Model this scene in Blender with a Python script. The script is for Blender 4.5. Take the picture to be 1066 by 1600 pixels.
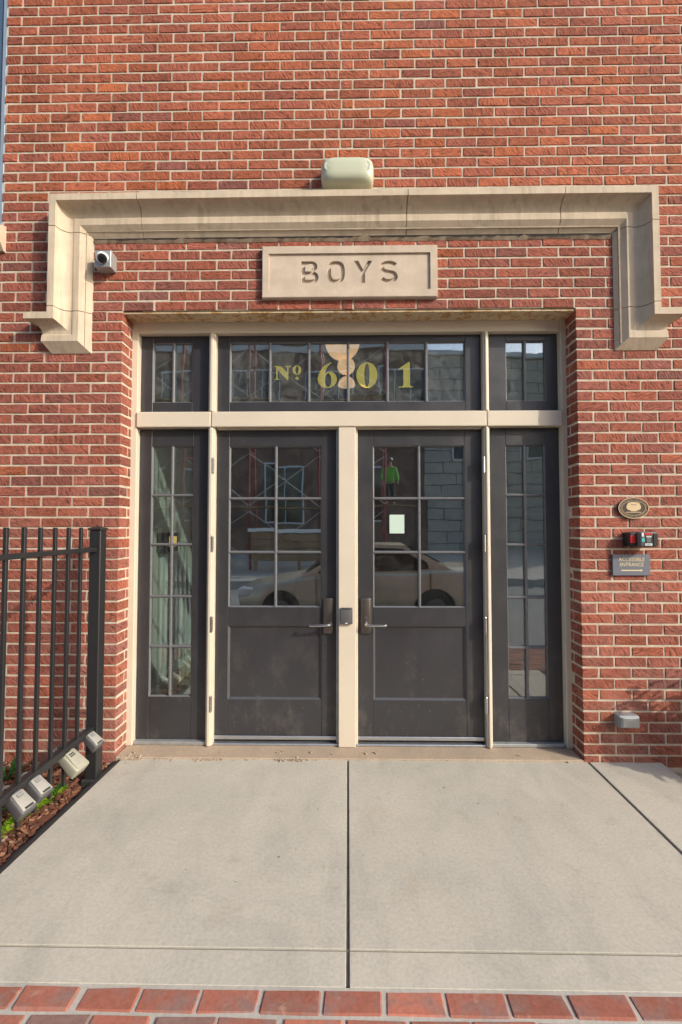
import bpy, bmesh, math, random
from mathutils import Vector, Matrix, Euler
R = math.radians
random.seed(7)
scene = bpy.context.scene
for o in list(bpy.data.objects): bpy.data.objects.remove(o)
COL = scene.collection

# ------------------------------------------------------------------ camera
cam_d = bpy.data.cameras.new('camera'); cam = bpy.data.objects.new('camera', cam_d); COL.objects.link(cam)
cam_d.sensor_fit = 'VERTICAL'; cam_d.sensor_height = 36.0; cam_d.lens = 16.0
cam_d.clip_start = 0.05; cam_d.clip_end = 2000
cam.location = (0, -2.921, 1.46)
cam.rotation_euler = (R(90 + 2.03), 0, R(0.88))
scene.camera = cam
# ------------------------------------------------------------------ light
SUN_AZ, SUN_EL = 57.0, 28.0            # degrees from the facade's normal towards +X, elevation
sd = Vector((math.sin(R(SUN_AZ)) * math.cos(R(SUN_EL)), -math.cos(R(SUN_AZ)) * math.cos(R(SUN_EL)), math.sin(R(SUN_EL))))
world = bpy.data.worlds.new('World'); scene.world = world; world.use_nodes = True
wn = world.node_tree.nodes; wl = world.node_tree.links
for n in list(wn): wn.remove(n)
sky = wn.new('ShaderNodeTexSky'); sky.sky_type = 'NISHITA'; sky.sun_disc = False
sky.sun_elevation = R(SUN_EL); sky.sun_rotation = math.atan2(sd.x, sd.y)
sky.air_density = 1.0; sky.dust_density = 2.2; sky.ozone_density = 1.0
bg = wn.new('ShaderNodeBackground'); bg.inputs['Strength'].default_value = 0.15
wo = wn.new('ShaderNodeOutputWorld'); wl.new(sky.outputs[0], bg.inputs[0]); wl.new(bg.outputs[0], wo.inputs[0])
sun_d = bpy.data.lights.new('sun', 'SUN'); sun_d.energy = 2.0; sun_d.angle = R(1.0); sun_d.color = (1.0, 0.92, 0.80)
sun = bpy.data.objects.new('sun', sun_d); COL.objects.link(sun); sun.location = (8, -6, 9)
sun.rotation_euler = sd.to_track_quat('Z', 'Y').to_euler()
vs = scene.view_settings
vs.view_transform = 'Standard'; vs.look = 'None'; vs.exposure = 0.88; vs.gamma = 1.0; vs.use_curve_mapping = False
scene.cycles.max_bounces = 7; scene.cycles.caustics_reflective = False; scene.cycles.caustics_refractive = False; scene.cycles.transparent_max_bounces = 24

# ------------------------------------------------------------------ materials
MATS = {}
class NT:
    def __init__(s, name):
        s.m = bpy.data.materials.new(name); s.m.use_nodes = True
        s.n = s.m.node_tree.nodes; s.l = s.m.node_tree.links
        s.b = s.n['Principled BSDF']; s.out = s.n['Material Output']
        s.geo = s.n.new('ShaderNodeNewGeometry'); MATS[name] = s.m
    def node(s, t, **k):
        x = s.n.new(t)
        for a, v in k.items(): setattr(x, a, v)
        return x
    def link(s, a, b): s.l.new(a, b)
    def mapped(s, scale=(1,1,1), rot=(0,0,0), src=None):
        mp = s.node('ShaderNodeMapping'); mp.inputs['Scale'].default_value = scale; mp.inputs['Rotation'].default_value = rot
        s.link(src or s.geo.outputs['Position'], mp.inputs[0]); return mp.outputs[0]
    def noise(s, scale, detail=4, rough=.55, vec=None, dist=0):
        t = s.node('ShaderNodeTexNoise'); t.inputs['Scale'].default_value = scale; t.inputs['Detail'].default_value = detail
        t.inputs['Roughness'].default_value = rough; t.inputs['Distortion'].default_value = dist
        s.link(vec or s.geo.outputs['Position'], t.inputs['Vector']); return t.outputs['Fac']
    def ramp(s, fac, stops, interp='LINEAR'):
        r = s.node('ShaderNodeValToRGB'); r.color_ramp.interpolation = interp; e = r.color_ramp.elements
        while len(e) < len(stops): e.new(0.5)
        for x, (p, c) in zip(e, stops):
            x.position = p; x.color = c if len(c) == 4 else (*c, 1)
        s.link(fac, r.inputs[0]); return r.outputs[0]
    def mix(s, fac, a, b, mode='MIX'):
        x = s.node('ShaderNodeMix', data_type='RGBA', blend_type=mode)
        for v, i in ((fac, 0), (a, 6), (b, 7)):
            if isinstance(v, (int, float)): x.inputs[i].default_value = v if i == 0 else (v, v, v, 1)
            elif isinstance(v, tuple): x.inputs[i].default_value = (*v, 1)
            else: s.link(v, x.inputs[i])
        return x.outputs[2]
    def math(s, op, a, b=0.0, clamp=False):
        x = s.node('ShaderNodeMath', operation=op, use_clamp=clamp)
        for v, i in ((a, 0), (b, 1)):
            if isinstance(v, (int, float)): x.inputs[i].default_value = v
            else: s.link(v, x.inputs[i])
        return x.outputs[0]
    def bump(s, h, strength=.5, dist=.003, prev=None):
        x = s.node('ShaderNodeBump'); x.inputs['Strength'].default_value = strength; x.inputs['Distance'].default_value = dist
        s.link(h, x.inputs['Height'])
        if prev: s.link(prev, x.inputs['Normal'])
        return x.outputs[0]
    def set(s, col=None, rough=None, metal=None, normal=None, spec=None):
        for v, k in ((col, 'Base Color'), (rough, 'Roughness'), (metal, 'Metallic'), (spec, 'Specular IOR Level')):
            if v is None: continue
            if isinstance(v, (int, float)): s.b.inputs[k].default_value = v
            elif isinstance(v, tuple): s.b.inputs[k].default_value = (*v, 1)
            else: s.link(v, s.b.inputs[k])
        if normal: s.link(normal, s.b.inputs['Normal'])
        return s.m
GREY = lambda a: (a, a, a)

def simple(name, col, rough=.5, metal=0, var=.15, scale=12, bump=0, bscale=150, spec=.5):
    t = NT(name)
    f = t.noise(scale, 5, .6)
    k = t.ramp(f, [(.25, GREY(1 - var)), (.75, GREY(1 + 0 * var))])
    c = t.mix(1.0, col, k, 'MULTIPLY')
    n = t.bump(t.noise(bscale, 3), bump, .002) if bump else None
    return t.set(c, rough, metal, n, spec)

def brick_mat():
    t = NT('brick')
    at = t.node('ShaderNodeAttribute', attribute_name='tint')
    sep = t.node('ShaderNodeSeparateColor'); t.link(at.outputs['Color'], sep.inputs[0])
    base = t.ramp(sep.outputs[0], [(0, (.235, .104, .090)), (.22, (.280, .102, .078)), (.5, (.328, .104, .069)), (.78, (.365, .112, .060)), (1, (.42, .124, .052))])
    v = t.math('MULTIPLY_ADD', sep.outputs[1], .36); t.n[-1].inputs[2].default_value = .80
    base = t.mix(1.0, base, v, 'MULTIPLY')
    # scratched rug face: diagonal combed marks, direction differs a little from brick to brick
    xyz = t.node('ShaderNodeSeparateXYZ'); t.link(t.geo.outputs['Position'], xyz.inputs[0])
    u = t.math('ADD', xyz.outputs[0], xyz.outputs[1])
    ang = t.math('MULTIPLY_ADD', sep.outputs[2], .8); t.n[-1].inputs[2].default_value = .35
    ca, sa = t.math('COSINE', ang), t.math('SINE', ang)
    a = t.math('ADD', t.math('MULTIPLY', u, ca), t.math('MULTIPLY', xyz.outputs[2], sa))
    b = t.math('SUBTRACT', t.math('MULTIPLY', xyz.outputs[2], ca), t.math('MULTIPLY', u, sa))
    cv = t.node('ShaderNodeCombineXYZ'); t.link(t.math('MULTIPLY', a, 100.0), cv.inputs[0]); t.link(t.math('MULTIPLY', b, 28.0), cv.inputs[1])
    t.link(t.math('MULTIPLY', sep.outputs[1], 37.0), cv.inputs[2])
    st = t.noise(1.0, 3, .6, cv.outputs[0])
    dark = t.ramp(st, [(.32, GREY(.34)), (.45, GREY(.88)), (.58, GREY(1.08)), (.70, GREY(1.42))])
    c = t.mix(1.0, base, dark, 'MULTIPLY')
    c = t.mix(1.0, c, t.ramp(t.noise(210, 3, .7), [(.30, GREY(.74)), (.5, GREY(1.0)), (.70, (1.24, 1.26, 1.28))]), 'MULTIPLY')
    mot = t.noise(24, 4, .7)
    c = t.mix(.75, c, t.ramp(mot, [(.3, (.80, .76, .78)), (.6, (1.05, 1.04, 1.0))]), 'MULTIPLY')
    c = t.mix(1.0, c, t.ramp(t.noise(1.3, 5, .6, t.mapped((1.6, 1, .55))), [(.32, (.80, .79, .79)), (.58, (1.04, 1.03, 1.03))]), 'MULTIPLY')
    # mortar smears and salt flecks; more of them near the ground
    fl = t.ramp(t.noise(120, 2, .5), [(.68, GREY(0)), (.76, GREY(1))])
    low = t.node('ShaderNodeMapRange'); low.inputs[1].default_value = 0.0; low.inputs[2].default_value = 2.2; low.inputs[3].default_value = .75; low.inputs[4].default_value = .07
    t.link(xyz.outputs[2], low.inputs[0])
    c = t.mix(t.math('MULTIPLY', fl, low.outputs[0]), c, (.62, .50, .43))
    haze = t.ramp(t.noise(5, 4, .6), [(.42, GREY(0)), (.72, GREY(1))])
    c = t.mix(t.math('MULTIPLY', haze, t.math('MULTIPLY', low.outputs[0], .30)), c, (.50, .36, .31))
    n = t.bump(st, 1.0, .007); n = t.bump(t.noise(160, 3, .6), .35, .002, n)
    return t.set(c, .88, 0, n, .25)

def mortar_mat(name='mortar', col=(.60, .53, .43)):
    t = NT(name)
    c = t.mix(1, col, t.ramp(t.noise(14, 5, .65), [(.28, (.66, .64, .60)), (.62, (1.05, 1.04, 1.02))]), 'MULTIPLY')
    c = t.mix(t.ramp(t.noise(2.3, 4, .6), [(.5, GREY(0)), (.74, GREY(.38))]), c, (.40, .33, .25))
    n = t.bump(t.noise(180, 4, .65), .6, .003)
    return t.set(c, .95, 0, n, .2)

def stone_mat(name, col, stain=(.29, .25, .18), amount=.60):
    t = NT(name)
    c = t.mix(1, col, t.ramp(t.noise(9, 6, .6), [(.3, (.86, .85, .83)), (.65, (1.04, 1.03, 1.02))]), 'MULTIPLY')
    v = t.mapped((26, 26, 2.2)); streak = t.noise(1, 4, .6, v)
    area = t.noise(2.6, 3, .5)
    f = t.math('MULTIPLY', t.ramp(streak, [(.45, GREY(0)), (.68, GREY(1))]), t.ramp(area, [(.36, GREY(0)), (.60, GREY(1))]))
    c = t.mix(t.math('MULTIPLY', f, amount), c, stain)
    c = t.mix(t.ramp(t.noise(220, 2, .5), [(.66, GREY(0)), (.74, GREY(.35))]), c, tuple(.62 * x for x in col))
    n = t.bump(t.noise(130, 4, .6), .22, .002); n = t.bump(t.noise(14, 3, .6), .3, .004, n)
    return t.set(c, .9, 0, n, .2)

def concrete_mat(name, col, dirt=.5):
    t = NT(name)
    oi = t.node('ShaderNodeObjectInfo')
    slabv = t.math('MULTIPLY_ADD', oi.outputs['Random'], .10); t.n[-1].inputs[2].default_value = .95
    c = t.mix(1, col, slabv, 'MULTIPLY')
    c = t.mix(1, c, t.ramp(t.noise(1.5, 7, .66, None, .8), [(.28, (.87, .88, .885)), (.5, (1, .99, .98)), (.74, (1.07, 1.06, 1.03))]), 'MULTIPLY')
    c = t.mix(1, c, t.ramp(t.noise(4.5, 6, .7, t.mapped((1, .45, 1), (0, 0, .5)), .4), [(.30, (.88, .88, .88)), (.55, (1.02, 1.01, 1.0))]), 'MULTIPLY')
    c = t.mix(1, c, t.ramp(t.noise(70, 5, .75), [(.3, GREY(.84)), (.6, GREY(1.05))]), 'MULTIPLY')
    c = t.mix(t.math('MULTIPLY', t.ramp(t.noise(6.5, 6, .7), [(.58, GREY(0)), (.76, GREY(1))]), .5 * dirt), c, (.27, .235, .18))
    c = t.mix(t.math('MULTIPLY', t.ramp(t.noise(2.7, 5, .65, t.mapped((1, 1, 1), (0, 0, 1.1))), [(.60, GREY(0)), (.74, GREY(1))]), .30 * dirt), c, (.40, .29, .18))
    for sc_, th_, k_ in ((13, .80, .62), (31, .86, .5)):
        v = t.node('ShaderNodeTexVoronoi'); v.inputs['Scale'].default_value = sc_; t.link(t.geo.outputs['Position'], v.inputs['Vector'])
        sepc = t.node('ShaderNodeSeparateColor'); t.link(v.outputs['Color'], sepc.inputs[0])
        spot = t.math('LESS_THAN', v.outputs['Distance'], t.math('MULTIPLY', t.math('SUBTRACT', sepc.outputs[0], th_), .46))
        c = t.mix(t.math('MULTIPLY', spot, k_), c, (.12, .10, .085))
    n = t.bump(t.noise(260, 3, .6), .34, .0016); n = t.bump(t.noise(24, 5, .65), .20, .004, n)
    n = t.bump(t.math('SUBTRACT', 1.0, spot), .4, .002, n)
    return t.set(c, .92, 0, n, .25)

def tint_mat(name, stops, rough=.85, scale=60, bump=.3, var=.3, trans=0):
    t = NT(name)
    at = t.node('ShaderNodeAttribute', attribute_name='tint')
    sep = t.node('ShaderNodeSeparateColor'); t.link(at.outputs['Color'], sep.inputs[0])
    c = t.ramp(sep.outputs[0], stops)
    c = t.mix(1, c, t.ramp(t.noise(scale, 4, .65), [(.3, GREY(1 - var)), (.65, GREY(1.06))]), 'MULTIPLY')
    n = t.bump(t.noise(scale * 3, 3, .6), bump, .002)
    t.set(c, rough, 0, n, .3)
    if trans:
        tr = t.node('ShaderNodeBsdfTranslucent'); t.link(c, tr.inputs[0])
        mx = t.node('ShaderNodeMixShader'); mx.inputs[0].default_value = trans
        t.link(t.b.outputs[0], mx.inputs[1]); t.link(tr.outputs[0], mx.inputs[2]); t.link(mx.outputs[0], t.out.inputs[0])
    return t.m

def paver_mat():
    t = NT('paver_clay')
    at = t.node('ShaderNodeAttribute', attribute_name='tint')
    sep = t.node('ShaderNodeSeparateColor'); t.link(at.outputs['Color'], sep.inputs[0])
    c = t.ramp(sep.outputs[0], [(0, (.21, .125, .105)), (.3, (.29, .150, .105)), (.6, (.35, .125, .085)), (1, (.40, .145, .095))])
    pv = t.math('MULTIPLY_ADD', sep.outputs[1], .5); t.n[-1].inputs[2].default_value = .72
    c = t.mix(1, c, pv, 'MULTIPLY')
    c = t.mix(t.ramp(t.noise(11, 4, .6), [(.46, GREY(0)), (.66, GREY(.75))]), c, (.24, .17, .15))
    c = t.mix(t.ramp(t.noise(17, 5, .65), [(.60, GREY(0)), (.72, GREY(.55))]), c, (.50, .31, .22))
    c = t.mix(1, c, t.ramp(t.noise(70, 4, .7), [(.3, GREY(.8)), (.6, GREY(1.05))]), 'MULTIPLY')
    c = t.mix(t.ramp(t.noise(95, 2, .5), [(.70, GREY(0)), (.78, GREY(.6))]), c, (.12, .08, .07))
    n = t.bump(t.noise(90, 4, .6), .35, .002); n = t.bump(t.noise(18, 3, .6), .35, .004, n)
    return t.set(c, .8, 0, n, .3)

def paint_dark():
    t = NT('charcoal_paint')
    f = t.noise(3, 5, .6, t.mapped((1, 1, .35)))
    c = t.mix(1, (.031, .0315, .036), t.ramp(f, [(.3, GREY(.9)), (.7, GREY(1.15))]), 'MULTIPLY')
    d = t.ramp(t.noise(8, 6, .75, t.mapped((1, 1, .6))), [(.50, GREY(0)), (.78, GREY(.6))])
    xyz = t.node('ShaderNodeSeparateXYZ'); t.link(t.geo.outputs['Position'], xyz.inputs[0])
    lowd = t.node('ShaderNodeMapRange'); lowd.inputs[1].default_value = 0; lowd.inputs[2].default_value = .7; lowd.inputs[3].default_value = .9; lowd.inputs[4].default_value = .2
    t.link(xyz.outputs[2], lowd.inputs[0])
    c = t.mix(t.math('MULTIPLY', d, lowd.outputs[0]), c, (.19, .17, .15))
    sp = t.ramp(t.noise(75, 2, .4), [(.735, GREY(0)), (.76, GREY(.5))])
    c = t.mix(t.math('MULTIPLY', sp, lowd.outputs[0]), c, (.35, .33, .30))
    n = t.bump(t.noise(220, 3, .5), .10, .001); n = t.bump(t.noise(5, 2, .5), .06, .006, n)
    return t.set(c, t.ramp(t.noise(6, 5, .6), [(.3, GREY(.32)), (.7, GREY(.46))]), 0, n, .7)

def cream_paint():
    t = NT('cream_paint')
    c = t.mix(1, (.645, .575, .46), t.ramp(t.noise(2.2, 5, .6), [(.3, GREY(.93)), (.7, GREY(1.03))]), 'MULTIPLY')
    c = t.mix(t.ramp(t.noise(34, 5, .7), [(.66, GREY(0)), (.78, GREY(.5))]), c, (.33, .25, .16))
    n = t.bump(t.noise(140, 3, .5), .08, .001); n = t.bump(t.noise(7, 2, .5), .08, .005, n)
    return t.set(c, .42, 0, n, .45)

def rusty_paint():
    t = NT('rusty_cream_paint')
    c = t.mix(t.ramp(t.noise(20, 6, .7), [(.50, GREY(0)), (.58, GREY(1))]), (.62, .50, .33), (.45, .27, .11))
    c = t.mix(t.ramp(t.noise(34, 5, .75), [(.60, GREY(0)), (.66, GREY(1))]), c, (.13, .065, .035))
    n = t.bump(t.noise(60, 5, .7), .5, .003)
    return t.set(c, .7, 0, n, .3)

def glass_mat(name, r0, grime=.0, tint=(.86, .95, .92), seed=0, wav=.045):
    t = NT(name)
    tr = t.node('ShaderNodeBsdfTransparent'); tr.inputs[0].default_value = (*tint, 1)
    gl = t.node('ShaderNodeBsdfGlossy'); gl.inputs['Roughness'].default_value = .012; gl.inputs[0].default_value = (.97, .98, 1, 1)
    n = t.bump(t.noise(2.6 + seed, 2, .5), wav, .012); t.link(n, gl.inputs['Normal'])
    lw = t.node('ShaderNodeLayerWeight'); lw.inputs[0].default_value = .5
    f = t.math('POWER', lw.outputs['Facing'], 5.0)
    f = t.math('MULTIPLY_ADD', f, 1 - r0); t.n[-1].inputs[2].default_value = r0
    mx = t.node('ShaderNodeMixShader'); t.link(f, mx.inputs[0]); t.link(tr.outputs[0], mx.inputs[1]); t.link(gl.outputs[0], mx.inputs[2])
    last = mx.outputs[0]
    if grime:
        df = t.node('ShaderNodeBsdfDiffuse'); df.inputs[0].default_value = (.55, .56, .55, 1)
        g = t.ramp(t.noise(7, 8, .75, t.mapped((1, 1, .8)), 1.2), [(.42, GREY(.1)), (.72, GREY(1))])
        g2 = t.ramp(t.noise(90, 3, .7), [(.35, GREY(.35)), (.7, GREY(1))])
        m2 = t.node('ShaderNodeMixShader'); t.link(t.math('MULTIPLY', t.math('MULTIPLY', g, g2), grime), m2.inputs[0])
        t.link(last, m2.inputs[1]); t.link(df.outputs[0], m2.inputs[2]); last = m2.outputs[0]
    t.link(last, t.out.inputs[0])
    return t.m

def emit(name, col, strength):
    t = NT(name); t.b.inputs['Emission Color'].default_value = (*col, 1); t.b.inputs['Emission Strength'].default_value = strength
    return t.set(col, .6)

brick_mat(); mortar_mat(); mortar_mat('old_mortar', (.40, .33, .25))
stone_mat('limestone', (.58, .49, .375)); stone_mat('limestone_panel', (.56, .475, .38), amount=.15)
concrete_mat('concrete', (.480, .455, .388), .9); concrete_mat('sill_concrete', (.42, .335, .25), 1.3); concrete_mat('grout', (.46, .435, .385))
paver_mat(); paint_dark(); cream_paint(); rusty_paint()
glass_mat('door_glass', .27, .05); glass_mat('transom_glass', .25, .22, seed=1); glass_mat('side_glass', .21, .07, (.92, .97, .95), seed=2)
glass_mat('window_glass', .2, 0, seed=3)
simple('bead_grey', (.145, .15, .162), .4, 0, .25, 20, .1, 200, .6)
simple('moulding_grey', (.075, .077, .084), .4, 0, .25, 20, .1, 200, .6)
simple('joint_dirt', (.20, .18, .15), .95, 0, .5, 14, .5, 120)
simple('crevice_shade', (.035, .03, .026), .95, 0, .4, 30, .4, 90)  # near-black colour standing in for shadow under the stone surround
simple('black_metal', (.022, .022, .024), .38, 0, .2, 30, .08, 300)
simple('bronze_metal', (.165, .145, .132), .38, .8, .2, 20)
simple('steel', (.62, .62, .63), .28, 1, .12, 40)
simple('aluminium', (.60, .62, .64), .38, .85, .2, 25)
simple('galvanised', (.46, .48, .48), .55, .55, .3, 22, .2, 160)
simple('edging_rubber', (.028, .026, .025), .75, 0, .4, 25, .5, 90)
simple('lamp_plastic', (.53, .555, .41), .22, 0, .05, 10)
simple('lens_plastic', (.56, .58, .48), .18, 0, .05, 10)
simple('white_plastic', (.80, .80, .78), .35, 0, .06, 20)
simple('black_plastic', (.018, .018, .020), .4, 0, .2, 40)
simple('grey_plastic', (.13, .13, .13), .45, 0, .2, 60)
simple('key_grey_plastic', (.105, .105, .11), .5, 0, .2, 60, .1, 500)
simple('key_face_white', (.36, .35, .315), .45, .1, .15, 90)
simple('key_cream', (.35, .34, .27), .4, 0, .12, 60)
simple('print_black', (.03, .03, .03), .6); simple('print_grey', (.30, .30, .29), .6)
simple('red_plastic', (.60, .012, .012), .3, 0, .1); simple('teal_print', (.05, .48, .45), .5); simple('silver_print', (.60, .66, .72), .35, .3)
simple('sign_slate', (.135, .150, .185), .55, 0, .08, 30, .05, 300); simple('sign_cream', (.70, .60, .36), .5, 0, .04)
simple('plaque_bronze', (.058, .040, .032), .5, .3, .25, 60); simple('plaque_cream', (.60, .47, .28), .5, .2, .15, 80)
simple('gold_leaf', (.76, .60, .13), .38, .1, .3, 45, .12, 200); simple('letter_shade', (.016, .014, .012), .6)
simple('notice_paper', (.52, .66, .57), .7, 0, .04)
simple('window_frame_blue', (.30, .36, .42), .45, .2, .1)
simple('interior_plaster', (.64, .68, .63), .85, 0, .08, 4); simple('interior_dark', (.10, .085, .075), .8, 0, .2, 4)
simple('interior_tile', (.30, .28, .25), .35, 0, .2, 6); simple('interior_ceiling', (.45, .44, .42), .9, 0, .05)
emit('peach_glow', (.66, .36, .20), .95); emit('keypad_screen', (.85, .55, .16), .5)  # the peach emission is a glow added to the pendant
simple('asphalt', (.24, .24, .238), .92, 0, .3, 3, .5, 90); simple('earth', (.16, .12, .08), .95, 0, .4, 2, .4, 40)
simple('kerb_stone', (.42, .40, .36), .9, 0, .2, 6, .2, 120)
simple('car_paint', (.54, .475, .36), .25, .2, .04, 3); simple('car_glass', (.015, .017, .018), .08, 0, .1); simple('tyre', (.02, .02, .02), .8)
simple('lamp_glass', (.75, .77, .78), .12, .1, .1)
simple('far_brick', (.20, .115, .085), .9, 0, .35, 5); simple('far_stone', (.42, .385, .33), .9, 0, .25, 4); simple('far_trim', (.62, .64, .66), .7, 0, .1)
simple('scaffold_red', (.26, .03, .035), .5, 0, .2); simple('scaffold_wire', (.50, .50, .48), .5, .4, .2); simple('plank_wood', (.34, .22, .12), .85, 0, .3, 6)
simple('hi_vis', (.14, .45, .04), .7, 0, .1); simple('denim', (.025, .03, .045), .9, 0, .2); simple('skin', (.45, .27, .19), .6, 0, .08); simple('hard_hat', (.20, .20, .19), .35)
simple('rubble', (.30, .25, .18), .95, 0, .4, 20, .6, 80)
tint_mat('mulch', [(0, (.055, .025, .016)), (.35, (.13, .050, .030)), (.7, (.21, .085, .048)), (.93, (.29, .15, .09)), (1, (.42, .31, .22))], .9)
tint_mat('lime_leaf', [(0, (.11, .25, .015)), (.6, (.27, .45, .02)), (1, (.42, .55, .05))], .5, 40, .1, .15, .35)
tint_mat('green_leaf', [(0, (.025, .085, .02)), (.6, (.055, .17, .035)), (1, (.10, .25, .05))], .45, 40, .1, .2, .25)

# ------------------------------------------------------------------ geometry helpers
WL = {}                                       # world location of every linked object
def tag(o, label=None, cat=None, group=None, kind=None):
    for k, v in (('label', label), ('category', cat), ('group', group), ('kind', kind)):
        if v: o[k] = v
    return o
def empty(name, loc, label=None, cat=None, group=None, kind=None, parent=None):
    o = bpy.data.objects.new(name, None); COL.objects.link(o); o.empty_display_size = .05
    WL[o.name] = Vector(loc)
    if parent: o.parent = parent; o.location = Vector(loc) - WL[parent.name]
    else: o.location = loc
    return tag(o, label, cat, group, kind)
def link_mesh(name, me, mat, parent, c):
    o = bpy.data.objects.new(name, me); COL.objects.link(o); WL[o.name] = Vector(c)
    if parent: o.parent = parent; o.location = Vector(c) - WL[parent.name]
    else: o.location = c
    if mat and not me.materials: me.materials.append(MATS[mat])
    return o
class MB:
    def __init__(s): s.bm = bmesh.new()
    def box(s, x0, x1, y0, y1, z0, z1, bevel=0, seg=1, M=None):
        r = bmesh.ops.create_cube(s.bm, size=1)
        v = r['verts']
        bmesh.ops.scale(s.bm, verts=v, vec=(x1 - x0, y1 - y0, z1 - z0))
        bmesh.ops.translate(s.bm, verts=v, vec=((x0 + x1) / 2, (y0 + y1) / 2, (z0 + z1) / 2))
        if bevel:
            es = list({e for a in v for e in a.link_edges})
            r2 = bmesh.ops.bevel(s.bm, geom=es, offset=bevel, segments=seg, profile=.5, affect='EDGES', clamp_overlap=True)
            v = list({a for f in r2['faces'] for a in f.verts} | {a for a in v if a.is_valid})
        if M is not None: bmesh.ops.transform(s.bm, matrix=M, verts=v)
        return s
    def cyl(s, p, q, r, r2=None, seg=12, caps=True):
        p, q = Vector(p), Vector(q); d = q - p
        M = Matrix.Translation((p + q) / 2) @ d.to_track_quat('Z', 'Y').to_matrix().to_4x4()
        bmesh.ops.create_cone(s.bm, cap_ends=caps, cap_tris=False, segments=seg, radius1=r, radius2=r if r2 is None else r2, depth=d.length, matrix=M)
        return s
    def sphere(s, c, r, sx=1, sy=1, sz=1, u=16, v=10):
        M = Matrix.Translation(c) @ Matrix.Diagonal((r * sx, r * sy, r * sz, 1))
        bmesh.ops.create_uvsphere(s.bm, u_segments=u, v_segments=v, radius=1, matrix=M); return s
    def poly(s, pts, thick=None):
        vs_ = [s.bm.verts.new(p) for p in pts]; f = s.bm.faces.new(vs_)
        if thick:
            r = bmesh.ops.extrude_face_region(s.bm, geom=[f]); nv = [a for a in r['geom'] if isinstance(a, bmesh.types.BMVert)]
            bmesh.ops.translate(s.bm, verts=nv, vec=thick)
        return s
    def tube(s, pts, r, seg=8):
        pts = [Vector(p) for p in pts]; rings = []
        for i, p in enumerate(pts):
            d = (pts[min(i + 1, len(pts) - 1)] - pts[max(i - 1, 0)]).normalized()
            q = d.to_track_quat('Z', 'Y')
            rr = r[i] if isinstance(r, (list, tuple)) else r
            rings.append([s.bm.verts.new(p + q @ Vector((rr * math.cos(2 * math.pi * k / seg), rr * math.sin(2 * math.pi * k / seg), 0))) for k in range(seg)])
        for a, b in zip(rings, rings[1:]):
            for k in range(seg): s.bm.faces.new((a[k], a[(k + 1) % seg], b[(k + 1) % seg], b[k]))
        s.bm.faces.new(rings[0][::-1]); s.bm.faces.new(rings[-1]); return s
    def mesh(s, me_src, M=None):
        n = len(s.bm.verts); s.bm.from_mesh(me_src); s.bm.verts.ensure_lookup_table()
        if M is not None: bmesh.ops.transform(s.bm, matrix=M, verts=s.bm.verts[n:])
        return s
    def xf(s, M): bmesh.ops.transform(s.bm, matrix=M, verts=s.bm.verts); return s
    def build(s, name, mat, parent=None, smooth=False, label=None, cat=None, group=None, kind=None, base=False):
        bmesh.ops.recalc_face_normals(s.bm, faces=s.bm.faces)
        co = [v.co for v in s.bm.verts]
        lo = Vector([min(c[i] for c in co) for i in range(3)]); hi = Vector([max(c[i] for c in co) for i in range(3)])
        c = (lo + hi) / 2
        if base: c.z = lo.z
        bmesh.ops.translate(s.bm, verts=s.bm.verts, vec=-c)
        me = bpy.data.meshes.new(name); s.bm.to_mesh(me); s.bm.free()
        if smooth:
            for p in me.polygons: p.use_smooth = True
            if smooth != 'all':
                try: me.set_sharp_from_angle(angle=R(smooth if smooth is not True else 35))
                except Exception: pass
        o = link_mesh(name, me, mat, parent, c)
        return tag(o, label, cat, group, kind)
def box(name, mat, parent, x0, x1, y0, y1, z0, z1, bevel=.0015, seg=1, **k):
    return MB().box(x0, x1, y0, y1, z0, z1, bevel, seg).build(name, mat, parent, **k)
def curve_mesh(splines, ext):
    cu = bpy.data.curves.new('outline', 'CURVE'); cu.dimensions = '2D'; cu.fill_mode = 'BOTH'; cu.extrude = ext
    for pts in splines:
        sp = cu.splines.new('POLY'); sp.points.add(len(pts) - 1); sp.use_cyclic_u = True
        for p, q in zip(sp.points, pts): p.co = (q[0], q[1], 0, 1)
    return ob_mesh(cu)
def ob_mesh(cu):
    o = bpy.data.objects.new('temporary', cu); COL.objects.link(o)
    dg = bpy.context.evaluated_depsgraph_get(); me = bpy.data.meshes.new_from_object(o.evaluated_get(dg))
    bpy.data.objects.remove(o); bpy.data.curves.remove(cu); return me
def text_mesh(body, ext=.001, spacing=1.0, off=0):
    cu = bpy.data.curves.new('text', 'FONT'); cu.body = body; cu.size = 1; cu.extrude = ext; cu.space_character = spacing; cu.resolution_u = 4; cu.offset = off
    return ob_mesh(cu)
def fit_xz(me, x0, x1, z0, z1, y):             # lay a flat XY mesh on the facade so that it fills the rectangle
    xs = [v.co.x for v in me.vertices]; ys = [v.co.y for v in me.vertices]
    sx = (x1 - x0) / (max(xs) - min(xs)); sy = (z1 - z0) / (max(ys) - min(ys))
    return Matrix(((sx, 0, 0, x0 - min(xs) * sx), (0, 0, -1, y), (0, sy, 0, z0 - min(ys) * sy), (0, 0, 0, 1)))
TO_WALL = lambda x, y, z, s=1: Matrix(((s, 0, 0, x), (0, 0, -1, y), (0, s, 0, z), (0, 0, 0, 1)))

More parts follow.
